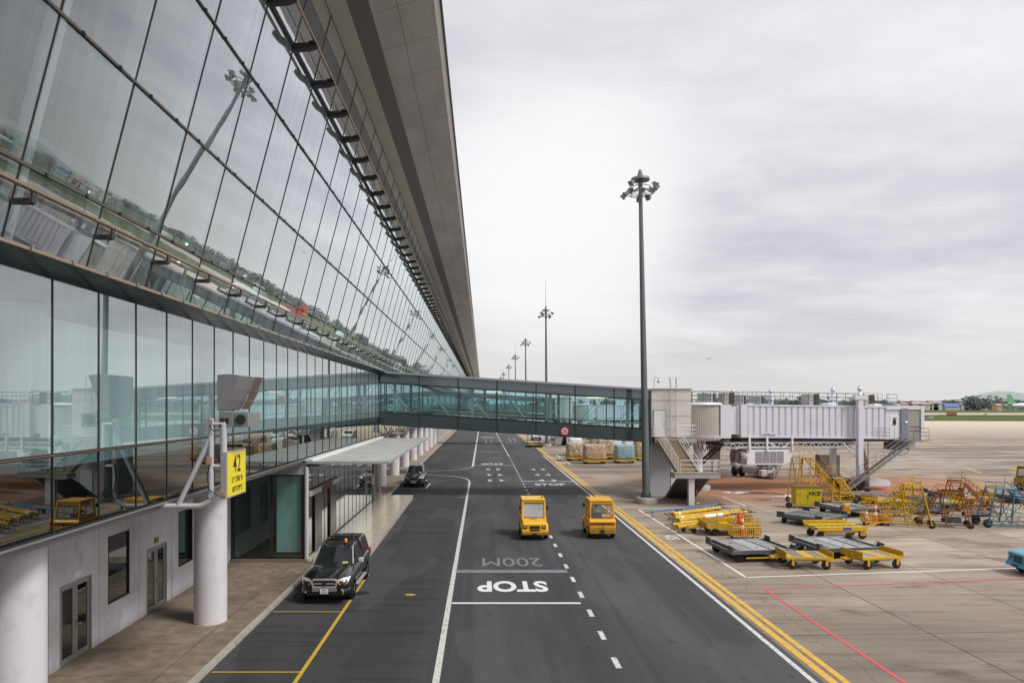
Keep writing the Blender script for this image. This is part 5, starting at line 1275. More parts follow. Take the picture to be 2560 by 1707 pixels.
def yellow_dolly():
    t = thing('baggage_dolly', '', 'baggage dolly', group='yellow roller dollies on the apron')
    W, D = 2.05, 1.5; z0 = .46
    fr = MB(); fr.box(-W / 2, W / 2, -D / 2, -D / 2 + .08, z0, z0 + .12); fr.box(-W / 2, W / 2, D / 2 - .08, D / 2, z0, z0 + .12)
    fr.box(-W / 2, -W / 2 + .08, -D / 2 + .08, D / 2 - .08, z0, z0 + .12); fr.box(W / 2 - .08, W / 2, -D / 2 + .08, D / 2 - .08, z0, z0 + .12)
    fr.box(-W / 2 + .3, W / 2 - .3, -.35, .35, z0 - .14, z0 + .02)
    ob('frame', fr, YEL, t, bevel=.01)
    dk = MB(); dk.box(-W / 2 + .08, -W / 2 + .28, -D / 2 + .08, D / 2 - .08, z0 + .08, z0 + .125); dk.box(-.20, .22, -D / 2 + .08, D / 2 - .08, z0 + .08, z0 + .125); dk.box(W / 2 - .34, W / 2 - .08, -D / 2 + .08, D / 2 - .08, z0 + .08, z0 + .125)
    ob('deck_plate', dk, YEL, t)
    rl = MB()
    for xa, xb in ((-W / 2 + .30, -.22), (.24, W / 2 - .36)):
        for k in range(9): y = -D / 2 + .17 + k * .145; rl.tube([(xa, y, z0 + .09), (xb, y, z0 + .09)], .035, 6)
    for q_ in (-1, 1):
        rb_ = MB(); [(rb_.v.extend(p.v), rb_.f.extend(tuple(j + len(rb_.v) - len(p.v) for j in f) for f in p.f), rb_.sm.extend(p.sm)) for p in islands(rl) if p.v[0][0] * q_ > 0]
        ob('roller_bed', rb_, ROLL, t)
    ep = MB()
    for x in (-W / 2 - .03, W / 2): ep.box(x, x + .03, -D / 2, D / 2, z0 + .02, z0 + .34)
    ob('end_plate', ep, YEL, t)
    for x in (-W / 2 + .3, W / 2 - .25):
        for y in (-D / 2 + .12, D / 2 - .12): castor(t, x, y, .21, .1, YEL)
    fk = MB()
    for x in (-W / 2 + .3, W / 2 - .25):
        for y in (-D / 2 + .12, D / 2 - .12): fk.box(x - .06, x + .06, y - .1, y - .07, .18, z0); fk.box(x - .06, x + .06, y + .07, y + .10, .18, z0)
    ob('fork', fk, YEL, t)
    ob('tow_bar', MB().bar((-W / 2, -.25, z0 + .02), (-W / 2 - .5, 0, .38), .06).bar((-W / 2, .25, z0 + .02), (-W / 2 - .5, 0, .38), .06).bar((-W / 2 - .4, 0, .38), (-W / 2 - 1.6, -.05, .34), .06, .05).box(-W / 2 - .5, -W / 2 - .2, -.14, .14, .36, .46), YEL, t)
    return t
yd = yellow_dolly(); yd.location = (14.95, 33.15, 0); yd.rotation_euler = (0, 0, R(-4)); yd['label'] = 'yellow roller dolly with tow bar pointing left, in front of the first grey dolly'
dup(yd, loc=(18.15, 33.2, 0), rz=R(10), label='yellow roller dolly coupled to the right of the other, over the white line')
for x, y, a, lb in ((29.2, 51.5, 6, 'yellow dolly behind the upright yellow stair stand'), (32.6, 51.0, 3, 'yellow dolly between the rusty and the blue stair stands'), (36.2, 53.0, 10, 'yellow dolly with low deck behind the blue stair stand')):
    o = dup(yd, loc=(x, y, 0), rz=R(a), label=lb); o.scale = (1.25, 1.25, 1.25)

# long yellow container dolly
ld = thing('container_dolly', 'long yellow dolly with raised side rail and blue plate', 'container dolly', (20.0, 40.35, 0), R(3))
fr = MB()
for y in (-.75, .67): fr.box(-1.45, 1.45, y, y + .08, .50, .72)
for k in range(9): x = -1.4 + k * .35; fr.box(x - .03, x + .03, -.67, .67, .60, .66)
fr.box(-1.2, 1.3, -.5, -.4, .35, .45); fr.box(-1.2, 1.3, .4, .5, .35, .45)
ob('frame', fr, YEL, ld, bevel=.01); ob('side_rail', MB().box(-1.5, 1.1, .72, .80, .72, .88), YEL, ld, bevel=.02)
ob('deck_plate', MB().box(-1.4, 1.4, -.6, -.2, .66, .68).box(-1.4, 1.4, .2, .6, .66, .68), YELL, ld)
for x in (-1.15, 1.25):
    for y in (-.55, .55): castor(ld, x, y, .23, .12, YEL)
ob('fork', MB().box(1.1, 1.4, -.62, -.48, .2, .5).box(-1.0, -.85, -.62, -.48, .2, .5), YEL, ld)
ob('tow_bar', MB().bar((1.45, 0, .5), (2.35, -.1, .78), .1).bar((2.35, -.1, .78), (2.55, -.1, .80), .03), YEL, ld)
ob('fleet_plate', MB().box(.05, .5, -.765, -.75, .55, .68), DKBLUE, ld)

# flat trailer with cages
ft = thing('cage_trailer', 'yellow low trailer with dark ramps and small cage baskets', 'trailer', (14.4, 41.6, 0), R(-3))
ob('deck', MB().box(-1.5, 1.5, -1.0, 1.0, .42, .52), YEL, ft, bevel=.01)
ob('side_board', MB().bar((-1.5, .98, .62), (1.5, .98, .62), .05, .3).bar((-1.5, -.98, .62), (-.2, -.98, .62), .05, .25).bar((-1.48, -.98, .62), (-1.48, .98, .62), .05, .28), YEL, ft)
ob('ramp_plate', MB().box(-1.25, -.45, -.85, .8, .53, .56).box(.2, .9, -.85, .8, .53, .56), paint('ramp_dark', (.10, .095, .09), .6), ft)
cg = MB()
for x0_, y0_ in ((-.2, -.9), (1.1, -.9), (1.1, .5)):
    for zc in (.62, .82, 1.0): cg.tube([(x0_, y0_, zc), (x0_ + .4, y0_, zc), (x0_ + .4, y0_ + .4, zc), (x0_, y0_ + .4, zc), (x0_, y0_, zc)], .018, 5)
    for dx, dy in ((0, 0), (.4, 0), (.4, .4), (0, .4), (.2, 0)): cg.tube([(x0_ + dx, y0_ + dy, .5), (x0_ + dx, y0_ + dy, 1.0)], .018, 5)
ob('cage', cg, YEL, ft)
for x in (-1.0, 1.0):
    for y in (-.85, .85): castor(ft, x, y, .22, .14, YEL)
ob('tow_bar', MB().bar((-1.5, -.3, .45), (-2.5, -.2, .32), .07).bar((-1.5, .3, .45), (-2.3, -.1, .38), .05), YEL, ft)
ob('bottle', MB().lathe([(.14, .52), (.14, 1.1), (.06, 1.2), (.06, 1.3)], (.55, -.2, 0), n=14), CONE, ft)

def cone(loc, label, h=.75):
    t = thing('traffic_cone', label, 'traffic cone', loc, group='orange traffic cones in the trolleys')
    ob('cone_body', MB().lathe([(.15, .04), (.135, h * .14), (.03, h)], n=18), CONE, t)
    ob('base', MB().box(-.2, .2, -.2, .2, 0, .04), CONE, t)
    def rr_(z_): return .15 - .12 * (z_ - .04) / (h - .04)
    ob('reflective_band', MB().lathe([(rr_(h * .30) + .012, h * .30), (rr_(h * .45) + .012, h * .45)], n=18).lathe([(rr_(h * .62) + .012, h * .62), (rr_(h * .75) + .012, h * .75)], n=18), WHITE, t)
    return t
def cone_trolley(loc, rz, label, ladder=False):
    t = thing('cone_trolley', label, 'trolley', loc, rz, group='yellow cage trolleys for cones')
    fr = MB()
    for zc in (.22, .72): fr.tube([(-.8, -.35, zc), (.8, -.35, zc), (.8, .35, zc), (-.8, .35, zc), (-.8, -.35, zc)], .025, 6)
    ob('rim_frame', fr, YEL, t)
    b_ = MB()
    for k in range(14):
        x = -.8 + 1.6 * k / 13
        for y in (-.35, .35): b_.box(x - .018, x + .018, y - .012, y + .012, .22, .72)
    for k in range(1, 5):
        for x in (-.8, .8): b_.box(x - .012, x + .012, -.35 + .14 * k - .018, -.35 + .14 * k + .018, .22, .72)
    ob('bars', b_, YEL, t); ob('tray', MB().box(-.78, .78, -.33, .33, .19, .21), STEEL, t)
    for x in (-.6, .6):
        for y in (-.28, .28): castor(t, x, y, .085, .05)
    if ladder:
        l_ = MB(); l_.tube([(1.0, -.1, .25), (1.05, .1, 1.55)], .02, 5); l_.tube([(1.45, -.1, .25), (1.5, .1, 1.55)], .02, 5)
        for k in range(8): l_.tube([(1.02, 0, .4 + k * .15), (1.47, 0, .4 + k * .15)], .014, 5)
        ob('ladder', l_, YEL, t)
    return t
cone_trolley((14.7, 39.9, 0), R(1), 'yellow barred trolley holding one tall cone, behind the nearest grey dolly')
cone((14.55, 39.9, .20), 'tall orange cone with two white bands in the nearer trolley', 1.25)
cone_trolley((24.6, 44.5, 0), R(-2), 'yellow barred trolley holding three cones, beside the upright stair stand', True)
cone((24.55, 44.5, .21), 'tallest orange cone in the middle of the three-cone trolley', 1.35); cone((24.0, 44.5, .21), 'short orange cone at the left end of the three-cone trolley', .85); cone((25.2, 44.5, .21), 'short orange cone at the right end of the three-cone trolley', .9)
ob_ = thing('orange_box_stand', 'small orange crate on the dolly behind the cone trolley', 'crate', (23.3, 45.6, 0)); ob('crate', MB().box(-.2, .2, -.15, .15, .55, 1.15), paint('crate_orange', (.65, .33, .02), .5), ob_, bevel=.02); ob('slots', MB().box(-.15, .15, -.16, -.15, .75, .78).box(-.15, .15, -.16, -.15, .9, .93), INK, ob_); ob('leg', MB().box(-.03, .03, -.03, .03, 0, .55), STEEL, ob_)

# tow bars
bars = [((1688, 1291), (1850, 1275), .09, YEL, 'yellow tow bar squeezed behind the paper wrapped one'), ((1700, 1306), (1835, 1295), .08, YELO, 'ochre tow bar under the slender front one'), ((1676, 1282), (1775, 1272), .07, YELO, 'thin ochre tow bar beside the blue one'), ((1626.5, 1279), (1793, 1261), .055, PBLUE, 'slim blue tow bar lying at the back of the heap'), ((1681.6, 1286), (1800, 1269), .13, YEL, 'thick yellow tow bar directly in front of the blue one'),
        ((1686, 1295), (1868, 1279), .10, YEL, 'long yellow tow bar reaching farthest right in the heap'), ((1695, 1301), (1822, 1283), .13, YEL, 'thick yellow tow bar with pale paper wrapping'),
        ((1680, 1311), (1857, 1290), .085, YEL, 'slender yellow tow bar second from the front'), ((1692, 1317), (1757, 1308), .12, YEL, 'short thick yellow tow bar at the front of the heap')]
for k, (a, b_, r_, mt, lb) in enumerate(bars):
    A = gp(*a, .40); B = gp(*b_, .42); d = (B - A).normalized()
    t = thing('tow_bar', lb, 'tow bar', (A.x, A.y, 0), math.atan2(d.y, d.x), group='aircraft tow bars lying in a heap'); L = (B - A).length
    ob('tube', MB().tube([(0, 0, .40), (L, 0, .42)], r_, 14), mt, t)
    sl = MB(); 
    for x in (.02, L * .35, L * .72): sl.tube([(x, 0, .40), (x + .12, 0, .40)], r_ * 1.25, 14)
    ob('collar', sl, mt, t)
    hd_ = MB(); hd_.tube([(-.45, 0, .38), (0, 0, .40)], .035, 8); hd_.box(-.5, -.4, -.05, .05, .34, .42); hd_.box(L, L + .3, -.12, .12, .36, .46); hd_.bar((L + .1, -.1, .42), (L + .65, -.18, .40), .06); hd_.bar((L + .1, .1, .42), (L + .6, .16, .44), .05)
    hd_.tube([(L + .2, 0, .42), (L + .05, 0, .75)], .02, 5); ob('coupling', hd_, STEEL, t)
    ax = MB(); xc = L * .45; ax.box(xc - .08, xc + .08, -.4, .4, .18, .26); ax.bar((xc, 0, .22), (xc, 0, .42), .08)
    for xx in (.15, L - .2): ax.bar((xx, 0, .4), (xx, 0, 0), .04)
    ob('axle', ax, STEEL, t)
    for y in (-.4, .4): castor(t, xc, y, .18, .1)
    if k in (4, 5, 6): ob('paper_tag', MB().tube([(.5, 0, .401), (.68, 0, .402)], r_ * 1.03, 14) if k != 6 else MB().tube([(L * .5, 0, .41), (L * .85, 0, .416)], r_ * 1.04, 14), WHITE, t)
# chock pole beside the pier post
pp = thing('warning_pole', 'thin yellow pole with dark top standing in a round foot', 'warning pole', (*gp(1742, 1258)[:2], 0))
ob('pole', MB().tube([(0, 0, .05), (0, 0, 1.15)], .03, 8), YEL, pp); ob('top', MB().tube([(0, 0, 1.15), (0, 0, 1.8)], .03, 8).box(-.04, .1, -.05, .05, 1.1, 1.35), INK, pp); ob('foot', MB().lathe([(.2, 0), (.16, .08)], n=14), YELL, pp)

# yellow cabinet
cbx = thing('equipment_cabinet', 'yellow sheet steel cabinet on legs marked HCS', 'cabinet', (23.7, 52.1, 0), R(-4))
ob('cabinet_body', MB().box(-.9, .9, -.5, .5, .22, 1.52), YELL, cbx, bevel=.015)
ob('roof', MB().box(-.95, .95, -.55, .55, 1.52, 1.57), paint('cabinet_top', (.16, .09, .03), .6, 0, .3, 3), cbx)
ob('door', MB().box(-.62, -.11, -.515, -.50, .30, 1.46).box(-.07, .86, -.515, -.50, .30, 1.46), YELL, cbx, bevel=.005)
ob('lettering', MB().text('HCS', .34, Matrix(((1, 0, 0, .36), (0, 0, -1, -.520), (0, 1, 0, 1.08), (0, 0, 0, 1))), .018, 1.25, shear=.25), INK, cbx)
lg = MB()
for x in (-.86, .86):
    for y in (-.46, .46): lg.box(x - .03, x + .03, y - .03, y + .03, 0, .22)
ob('leg', lg, YELL, cbx); ob('tow_wheel', MB().lathe([(.14, -.04), (.22, -.04), (.22, .04), (.14, .04)], (-1.35, -.3, .22), 'y', 20), BLACK, cbx)
ob('tow_arm', MB().bar((-.9, -.2, .35), (-1.35, -.22, .25), .05).bar((-1.0, -.2, .3), (-1.0, -.2, .7), .04), YEL, cbx); ob('latch', MB().box(-.11, -.07, -.53, -.515, .75, 1.0), INK, cbx)
hw = MB()
for k in range(3): a = pi * k / 3; hw.bar((-1.35 + .14 * cos(a), -.3, .22 + .14 * sin(a)), (-1.35 - .14 * cos(a), -.3, .22 - .14 * sin(a)), .03)
ob('spoke', hw, BLACK, cbx)

# wheeled access stairs
def access_stair(label, loc, rz, mat, h=2.2, run=1.3, plat=1.0, w=.8, legx=1.35, wr=.18, dense=False, stripes=True, basket=False):
    t = thing('access_stair', label, 'access stairs', loc, rz, group='wheeled maintenance stairs on the apron')
    fr = MB(); r_ = .042
    for y in (-w / 2, w / 2):
        fr.bar((-run, y, .22), (0, y, h), .05, .10); fr.tube([(0, y, h), (plat, y, h)], r_, 6); fr.tube([(plat, y, h), (legx + .1, y * 1.35, .2)], r_, 6); fr.tube([(.05, y, h), (.25, y * 1.2, .2)], r_, 6)
        fr.tube([(plat, y, h), (.3, y, .2)], .024, 5); fr.tube([(-run - .1, y * 1.3, .2), (legx + .2, y * 1.35, .2)], .03, 6); fr.tube([(-.5, y, h * .65), (.8, y, .22)], .024, 5); fr.tube([(-run * .8, y, .5), (plat, y, h * .55)], .024, 5); fr.tube([(-run * .3, y, h * .3), (legx, y, h * .3)], .022, 5)
        fr.tube([(-run * .5, y, h * .6), (-run * .5, y, .2)], .016, 5); fr.tube([(plat, y, h * .5), (0, y, h * .5)], .016, 5)
    for x in (-run - .1, -.3, .5, legx + .2): fr.tube([(x, -w * .66, .2), (x, w * .66, .2)], .022, 6)
    ob('frame', fr, mat, t)
    tr = MB(); n = int(h / .21)
    for k in range(n): f_ = (k + .5) / n; x = -run + run * f_; z_ = .22 + (h - .22) * f_; tr.box(x - .10, x + .10, -w / 2, w / 2, z_ - .02, z_ + .02)
    ob('tread', tr, mat, t); ob('platform', MB().box(-.02, plat, -w / 2, w / 2, h, h + .03), STEEL if not stripes else mat, t)
    if stripes:
        e_ = ob('toe_board', MB().box(-.02, plat, -w / 2 - .03, -w / 2, h - .02, h + .14), YELL if mat != RUST else mat, t); s2 = MB()
        for k in range(6): x = .02 + plat * k / 6.3; s2.add([(x, -w / 2 - .034, h - .02), (x + .07, -w / 2 - .034, h - .02), (x + .13, -w / 2 - .034, h + .14), (x + .06, -w / 2 - .034, h + .14)], [(0, 1, 2, 3)])
        ob('stripe', s2, INK, e_)
    hr = MB(); hh = .35 if stripes else .9
    for y in (-w / 2, w / 2):
        hr.tube([(-run, y, .22 + .8), (-.1, y, h + hh), (plat, y, h + hh), (plat, y, h)], .02, 6); hr.tube([(-run, y, .22), (-run, y, 1.02)], .02, 5); hr.tube([(-run * .5, y, h * .55), (-run * .5, y, h * .55 + .7)], .016, 5)
    hr.tube([(plat, -w / 2, h + hh), (plat, w / 2, h + hh)], .02, 5)
    if dense:
        for k in range(7): x = -run + k * run / 6; z_ = .22 + (h - .22) * k / 6; hr.tube([(x, -w / 2, z_), (x, -w / 2, z_ + .8)], .014, 5); hr.tube([(x, w / 2, z_), (x + .3, w / 2, .2)], .014, 5); hr.tube([(x, -w / 2, z_), (x + .35, -w / 2, .25)], .014, 5)
        hr.tube([(-run, -w / 2, .6), (0, -w / 2, h + .42)], .014, 5)
    if basket:
        for zc in (h - .5, h - 1.0, h - 1.4): hr.tube([(plat * .1, -w / 2 - .3, zc), (plat + .25, -w / 2 - .3, zc), (plat + .25, w / 2, zc)], .016, 5)
        for x in (.2, plat * .55, plat + .1): hr.tube([(x, -w / 2 - .3, h - 1.45), (x, -w / 2, h)], .016, 5)
        hr.tube([(.1, -w / 2, h), (plat * .5, -w / 2 - .2, .3)], .03, 6); hr.tube([(plat, -w / 2, h), (plat * .4, -w / 2 - .2, .3)], .03, 6); hr.tube([(-run * .6, -w / 2, h * .6), (plat * .4, -w / 2 - .2, .3)], .03, 6)
    ob('handrail', hr, mat, t)
    for x in (-run, legx + .1):
        for y in (-w * .62, w * .62): castor(t, x, y, wr, .09, mat)
    return t
access_stair('upright yellow stair stand with hazard striped platform edge', (26.1, 44.4, 0), R(-28), YEL, 2.25, 1.15, 1.15, .85, 1.5, .2)
access_stair('rusty orange brown stair stand with striped platform', (28.4, 44.2, 0), R(-24), RUST, 2.2, 1.15, 1.15, .85, 1.4, .2)
access_stair('low rusty stair frame standing behind the yellow dollies at the right', (34.8, 51.5, 0), R(160), RUST, 1.9, 1.4, .9, .9, 1.1, .18, True)
access_stair('small yellow stair frame behind the three-cone trolley', (31.4, 52.6, 0), R(15), YEL, 1.7, 1.2, .8, .8, 1.0, .16, True)
def rack(loc, rz, label, mat):
    t = thing('tube_rack', label, 'rack', loc, rz, group='low tubular racks among the apron equipment'); m_ = MB()
    for x in (-1.2, -.4, .4, 1.2):
        for y in (-.5, .5): m_.tube([(x, y, .2), (x, y, 1.1)], .028, 6)
    for zc in (.25, .65, 1.1):
        m_.tube([(-1.2, -.5, zc), (1.2, -.5, zc), (1.2, .5, zc), (-1.2, .5, zc), (-1.2, -.5, zc)], .028, 6)
    for k in range(3): m_.tube([(-1.2 + .8 * k, -.5, .25), (-.4 + .8 * k, -.5, 1.1)], .02, 5); m_.tube([(-1.2 + .8 * k, .5, 1.1), (-.4 + .8 * k, .5, .25)], .02, 5)
    ob('rack_frame', m_, mat, t); ob('tray', MB().box(-1.15, 1.15, -.45, .45, .24, .27), STEEL, t)
    for x in (-1.0, 1.0):
        for y in (-.45, .45): castor(t, x, y, .1, .06)
rack((31.0, 49.4, 0), R(5), 'blue tubular rack beside the blue stair stand', BLUE); rack((27.4, 48.3, 0), R(-8), 'yellow tubular rack behind the upright stair stand', YEL)
rack((33.8, 48.2, 0), R(8), 'rusty tubular rack behind the blue stair stand', RUST)
ak = ob('tool_bag', MB().loft([sec(-.25, [(.45, .28), (.5, .5), (.35, .62)]), sec(.25, [(.45, .28), (.48, .48), (.3, .58)])]), CLOTH); ak.location = (28.9, 43.9, 0); tag(ak, 'dark bundle lying on the base of the rusty stair stand', 'bag')
access_stair('blue stair stand with large dark wheels and striped platform', (32.6, 44.0, 0), R(180 - 8), BLUE, 2.35, 2.3, 1.1, 1.1, 1.5, .27, True)
access_stair('tall tubular yellow maintenance stair behind the marked cabinet', (25.2, 55.2, 0), R(180 + 12), YEL, 3.45, 3.0, 1.0, .95, 1.2, .2, True, False, True)
access_stair('low yellow stair frame nested under the tall maintenance stair', (27.3, 54.6, 0), R(180 + 12), YEL, 1.9, 1.3, .7, .8, .9, .16, True, False)
# cabinets and carts under the boarding bridges
for nm, lb, u0_, u1_, v_, z0_, z1_, mt in (('ground_power_cart', 'white wedge shaped cart on small wheels under the boarding bridge', 1905, 1935, 1197, .25, .85, WHITE),
                                         ('crate_box', 'brown and beige crate standing behind the aircon pack', 1900, 1944, 1190, .9, 2.0, paint('crate_brown', (.25, .17, .12), .7)),
                                         ('control_cabinet', 'dark brown steel cabinet under the boarding bridge', 2049, 2100, 1192, .1, 2.3, paint('cabinet_brown', (.13, .105, .09), .6)),
                                         ('white_cabinet', 'white wall cabinet beside the rotunda column', 1779, 1801, 1190, 1.6, 3.3, GREYP)):
    a = gp(u0_, v_); b_ = gp(u1_, v_); t = thing(nm, lb, nm.split('_')[-1], (a.x, a.y, 0)); w_ = b_.x - a.x
    ob('housing', MB().box(0, w_, 0, 1.0, z0_, z1_), mt, t, bevel=.02); ob('leg', MB().box(.05, .13, .1, .2, 0, z0_).box(w_ - .13, w_ - .05, .1, .2, 0, z0_), STEEL, t); ob('door', MB().box(w_ * .1, w_ * .48, -.012, 0, z0_ + .1, z1_ - .1).box(w_ * .52, w_ * .9, -.012, 0, z0_ + .1, z1_ - .1), mt, t)

# wrapped cargo pallets beyond the footbridge
def cargo_mat(name, cols, wrap):
    m, nt, p, pos, X, Y = pos_mat(name)
    v = nt.nodes.new('ShaderNodeTexVoronoi'); v.inputs['Scale'].default_value = 4.2; lk(nt, nt.nodes.new('ShaderNodeTexCoord').outputs['Object'], v.inputs['Vector'])
    cr = nt.nodes.new('ShaderNodeValToRGB'); cr.color_ramp.interpolation = 'CONSTANT'
    sp = nt.nodes.new('ShaderNodeSeparateColor'); lk(nt, v.outputs['Color'], sp.inputs[0]); lk(nt, sp.outputs[0], cr.inputs[0])
    for i, c in enumerate(cols):
        e = cr.color_ramp.elements[i] if i < 2 else cr.color_ramp.elements.new(0)
        e.position = i / len(cols); e.color = (*c, 1)
    n = noise(nt, pos, 3, 6, .75, .45, .75)
    lk(nt, mixc(nt, math_n(nt, 'MULTIPLY', n, wrap), cr.outputs[0], (.75, .74, .74)), p.inputs['Base Color']); p.inputs['Roughness'].default_value = .3
    bumpn(nt, p, noise(nt, pos, 4, 6, .75), 1.0, .22); return m
CG1 = cargo_mat('wrapped_boxes', [(.55, .33, .16), (.65, .40, .2), (.5, .45, .42), (.60, .30, .22)], .45)
CG2 = cargo_mat('wrapped_teal', [(.25, .42, .45), (.32, .50, .52), (.18, .26, .28)], .25)
CG3 = cargo_mat('wrapped_mixed', [(.5, .34, .15), (.35, .28, .35), (.62, .60, .58), (.55, .40, .1)], .5)
def cargo(i, u0_, u1_, v_, h, mt, lb):
    a = gp(u0_, v_); b_ = gp(u1_, v_); w_ = b_.x - a.x; t = thing('cargo_pallet', lb, 'cargo pallet', (a.x, a.y, 0), group='wrapped cargo pallets on yellow dollies beyond the footbridge')
    bm = bmesh.new(); bmesh.ops.create_cube(bm, size=1); bmesh.ops.subdivide_edges(bm, edges=bm.edges, cuts=5, use_grid_fill=True)
    rnd = random.Random(i)
    for v in bm.verts:
        x, y, z_ = v.co; k = 1 - .12 * max(0, z_) - .05 * (abs(x) > .45 and abs(y) > .45)
        v.co = Vector((x * k * w_ + rnd.uniform(-.05, .05), y * k * 2.2 + rnd.uniform(-.05, .05), (z_ + .5) * h * (1 - .12 * abs(x)) + rnd.uniform(-.05, .05) * (z_ > -.4)))
    me = bpy.data.meshes.new('cargo_load'); bm.to_mesh(me); bm.free(); me.materials.append(mt); me.polygons.foreach_set('use_smooth', [True] * len(me.polygons))
    o = bpy.data.objects.new('cargo_load', me); COL.objects.link(o); o.parent = t; o.location = (w_ / 2, 1.1, .52)
    ob('dolly_frame', MB().box(-.1, w_ + .1, -.05, 2.25, .36, .5).box(-.05, w_ + .05, -.1, -.05, .3, .42), YEL, t)
    wm = MB()
    for x in (.3, w_ - .3):
        for y in (.1, 2.0): wm.lathe([(.18, -.06), (.18, .06)], (x, y, .18), 'y', 12)
    ob('dolly_wheel', wm, BLACK, t); ob('tow_bar', MB().bar((-.1, 1, .4), (-1.3, .6, .3), .07), YEL, t)
    return t
for i, (a, b_, v_, h, mt, lb) in enumerate(((1419, 1457, 1152, 1.95, CG3, 'pallet of brown and grey cartons in torn film, leftmost of the wrapped loads'), (1461, 1516, 1159.5, 1.95, CG1, 'pallet of orange brown cartons in clear film, nearest wrapped load'),
                                          (1540, 1588, 1158, 1.9, CG2, 'teal sheeted pallet on a yellow dolly'), (1495, 1534, 1148, 2.4, CG3, 'wrapped pallet standing between the brown and teal loads'),
                                          (1590, 1625, 1151, 2.4, CG3, 'wrapped pallet partly hidden by the mast'), (1423, 1455, 1139, 2.2, WHITE, 'white sheeted load at the back left'), (1478, 1520, 1138, 2.6, CG1, 'carton load at the back behind the white sheeted one'),
                                          (1527, 1575, 1133, 2.5, WHITE, 'white boxy load in the back row of cargo'), (1560, 1600, 1141, 2.5, WHITE, 'white covered load behind the teal pallet'))):
    cargo(i, a, b_, v_, h, mt, lb)
# vans parked far under the second bridge
vn = thing('parked_van', 'white van parked in the far row beyond the cargo', 'van', (11.5, 150, 0), group='white vans beyond the cargo')
ob('body', MB().prism([(0, .35), (0, 1.1), (.7, 1.35), (1.3, 2.0), (4.9, 2.05), (5, .35)], -.95, .95, 'x'), WHITE, vn, bevel=.08); ob('windscreen', MB().quad((-.8, .70, 1.38), (.8, .70, 1.38), (.7, 1.24, 1.95), (-.7, 1.24, 1.95)), G_CAR, vn, fix=False)
ob('bumper', MB().box(-.9, .9, -.08, .05, .35, .65), INK, vn)
for s_ in (-1, 1):
    for y in (.9, 4.0): wheel(vn, s_ * .85, y, .34, .22)
for k, x in enumerate((15.5, 19.5, 23.8, 28)):
    dup(vn, loc=(x, 148 + k * 1.5, 0), label=['white van second from the left in the far row', 'white van in the middle of the far row', 'white van fourth in the far row, under the farther bridge', 'rightmost white van of the far row'][k])
# ------------------------------------------------------------------ airfield beyond
def aircraft(name, label, loc, rz, sc, tail, body):
    t = thing(name, label, 'aircraft', loc, rz); t.scale = (sc, sc, sc)
    ob('fuselage', MB().lathe([(.3, -18), (1.2, -17), (1.8, -15.5), (1.98, -13), (1.98, 8), (1.5, 13), (.8, 17), (.3, 19)], (0, 0, 3.7), 'x', 20), body, t)
    ob('tail_fin', MB().prism([(11.5, 5.2), (15.5, 11.8), (18.3, 11.8), (18, 4.8)], -.15, .15), tail, t)
    ob('wing', MB().add([(-3, 0, 3.2), (4, 0, 3.2), (9, -17, 4.4), (7, -17, 4.5), (-3, 0, 2.9), (4, 0, 2.9), (9, -17, 4.2), (7, -17, 4.3)], [(0, 1, 2, 3), (4, 7, 6, 5), (0, 4, 5, 1), (1, 5, 6, 2), (2, 6, 7, 3), (3, 7, 4, 0)])
       .add([(-3, 0, 3.2), (4, 0, 3.2), (9, 17, 4.4), (7, 17, 4.5), (-3, 0, 2.9), (4, 0, 2.9), (9, 17, 4.2), (7, 17, 4.3)], [(0, 3, 2, 1), (4, 5, 6, 7), (0, 1, 5, 4), (1, 2, 6, 5), (2, 3, 7, 6), (3, 0, 4, 7)]), body, t)
    ob('tailplane', MB().prism([(14.5, -6), (18.5, -6), (18.5, 6), (14.5, 6)], 5.0, 5.2, 'z'), body, t)
    for y in (-5.5, 5.5): ob('engine', MB().lathe([(.9, -1.8), (1.1, -1), (1.0, 1), (.6, 2)], (-2.5, y, 1.9), 'x', 16), body, t)
    ob('landing_gear', MB().box(-.2, .2, -3, -2.6, 0, 2).box(-.2, .2, 2.6, 3, 0, 2).box(-13.2, -12.9, -.15, .15, 0, 2), BLACK, t)
    return t
HZ = (.62, .62, .62)
FWHITE = paint('far_white', (.72, .72, .72), .5); FGREEN = paint('far_green', (.16, .42, .20), .5); FRED = paint('far_red', (.50, .06, .05), .5); FYEL = paint('far_yellow', (.75, .45, .04), .5)
aircraft('parked_aircraft', 'white airliner with green tail fin at the right horizon', (733, 950, 0), R(180), 1.8, FGREEN, FWHITE)
aircraft('taxiing_aircraft', 'red airliner with yellow tail mirrored in the facade', (190, 700, 0), R(160), .62, FYEL, FRED)
aircraft('taxiing_aircraft', 'white airliner mirrored low in the facade glass', (95, 330, 0), R(150), 1.0, FRED, FWHITE)
aircraft('flying_aircraft', 'tiny airliner climbing in the grey sky right of the mast', (1270, 4000, 265), R(25), .9, GREYP, paint('far_grey', (.35, .35, .36), .6))
# fuel tanks
for k, (x, y, lb) in enumerate(((120, 620, 'pale green storage tank nearest the trees'), (210, 640, 'second pale green storage tank'), (330, 690, 'third pale green storage tank'), (60, 600, 'pale green storage tank hidden behind the footbridge'))):
    tk = tag(ob('storage_tank', MB().lathe([(11, 0), (11, 13), (8, 14.5), (1, 15.2)], n=36), paint('tank_green', (.40, .52, .45), .6, 0, .1, .1)), lb, 'storage tank', 'pale green storage tanks at the field edge')
    tk.location = (x, y, 0); tk.scale = (.6, .6, .5)
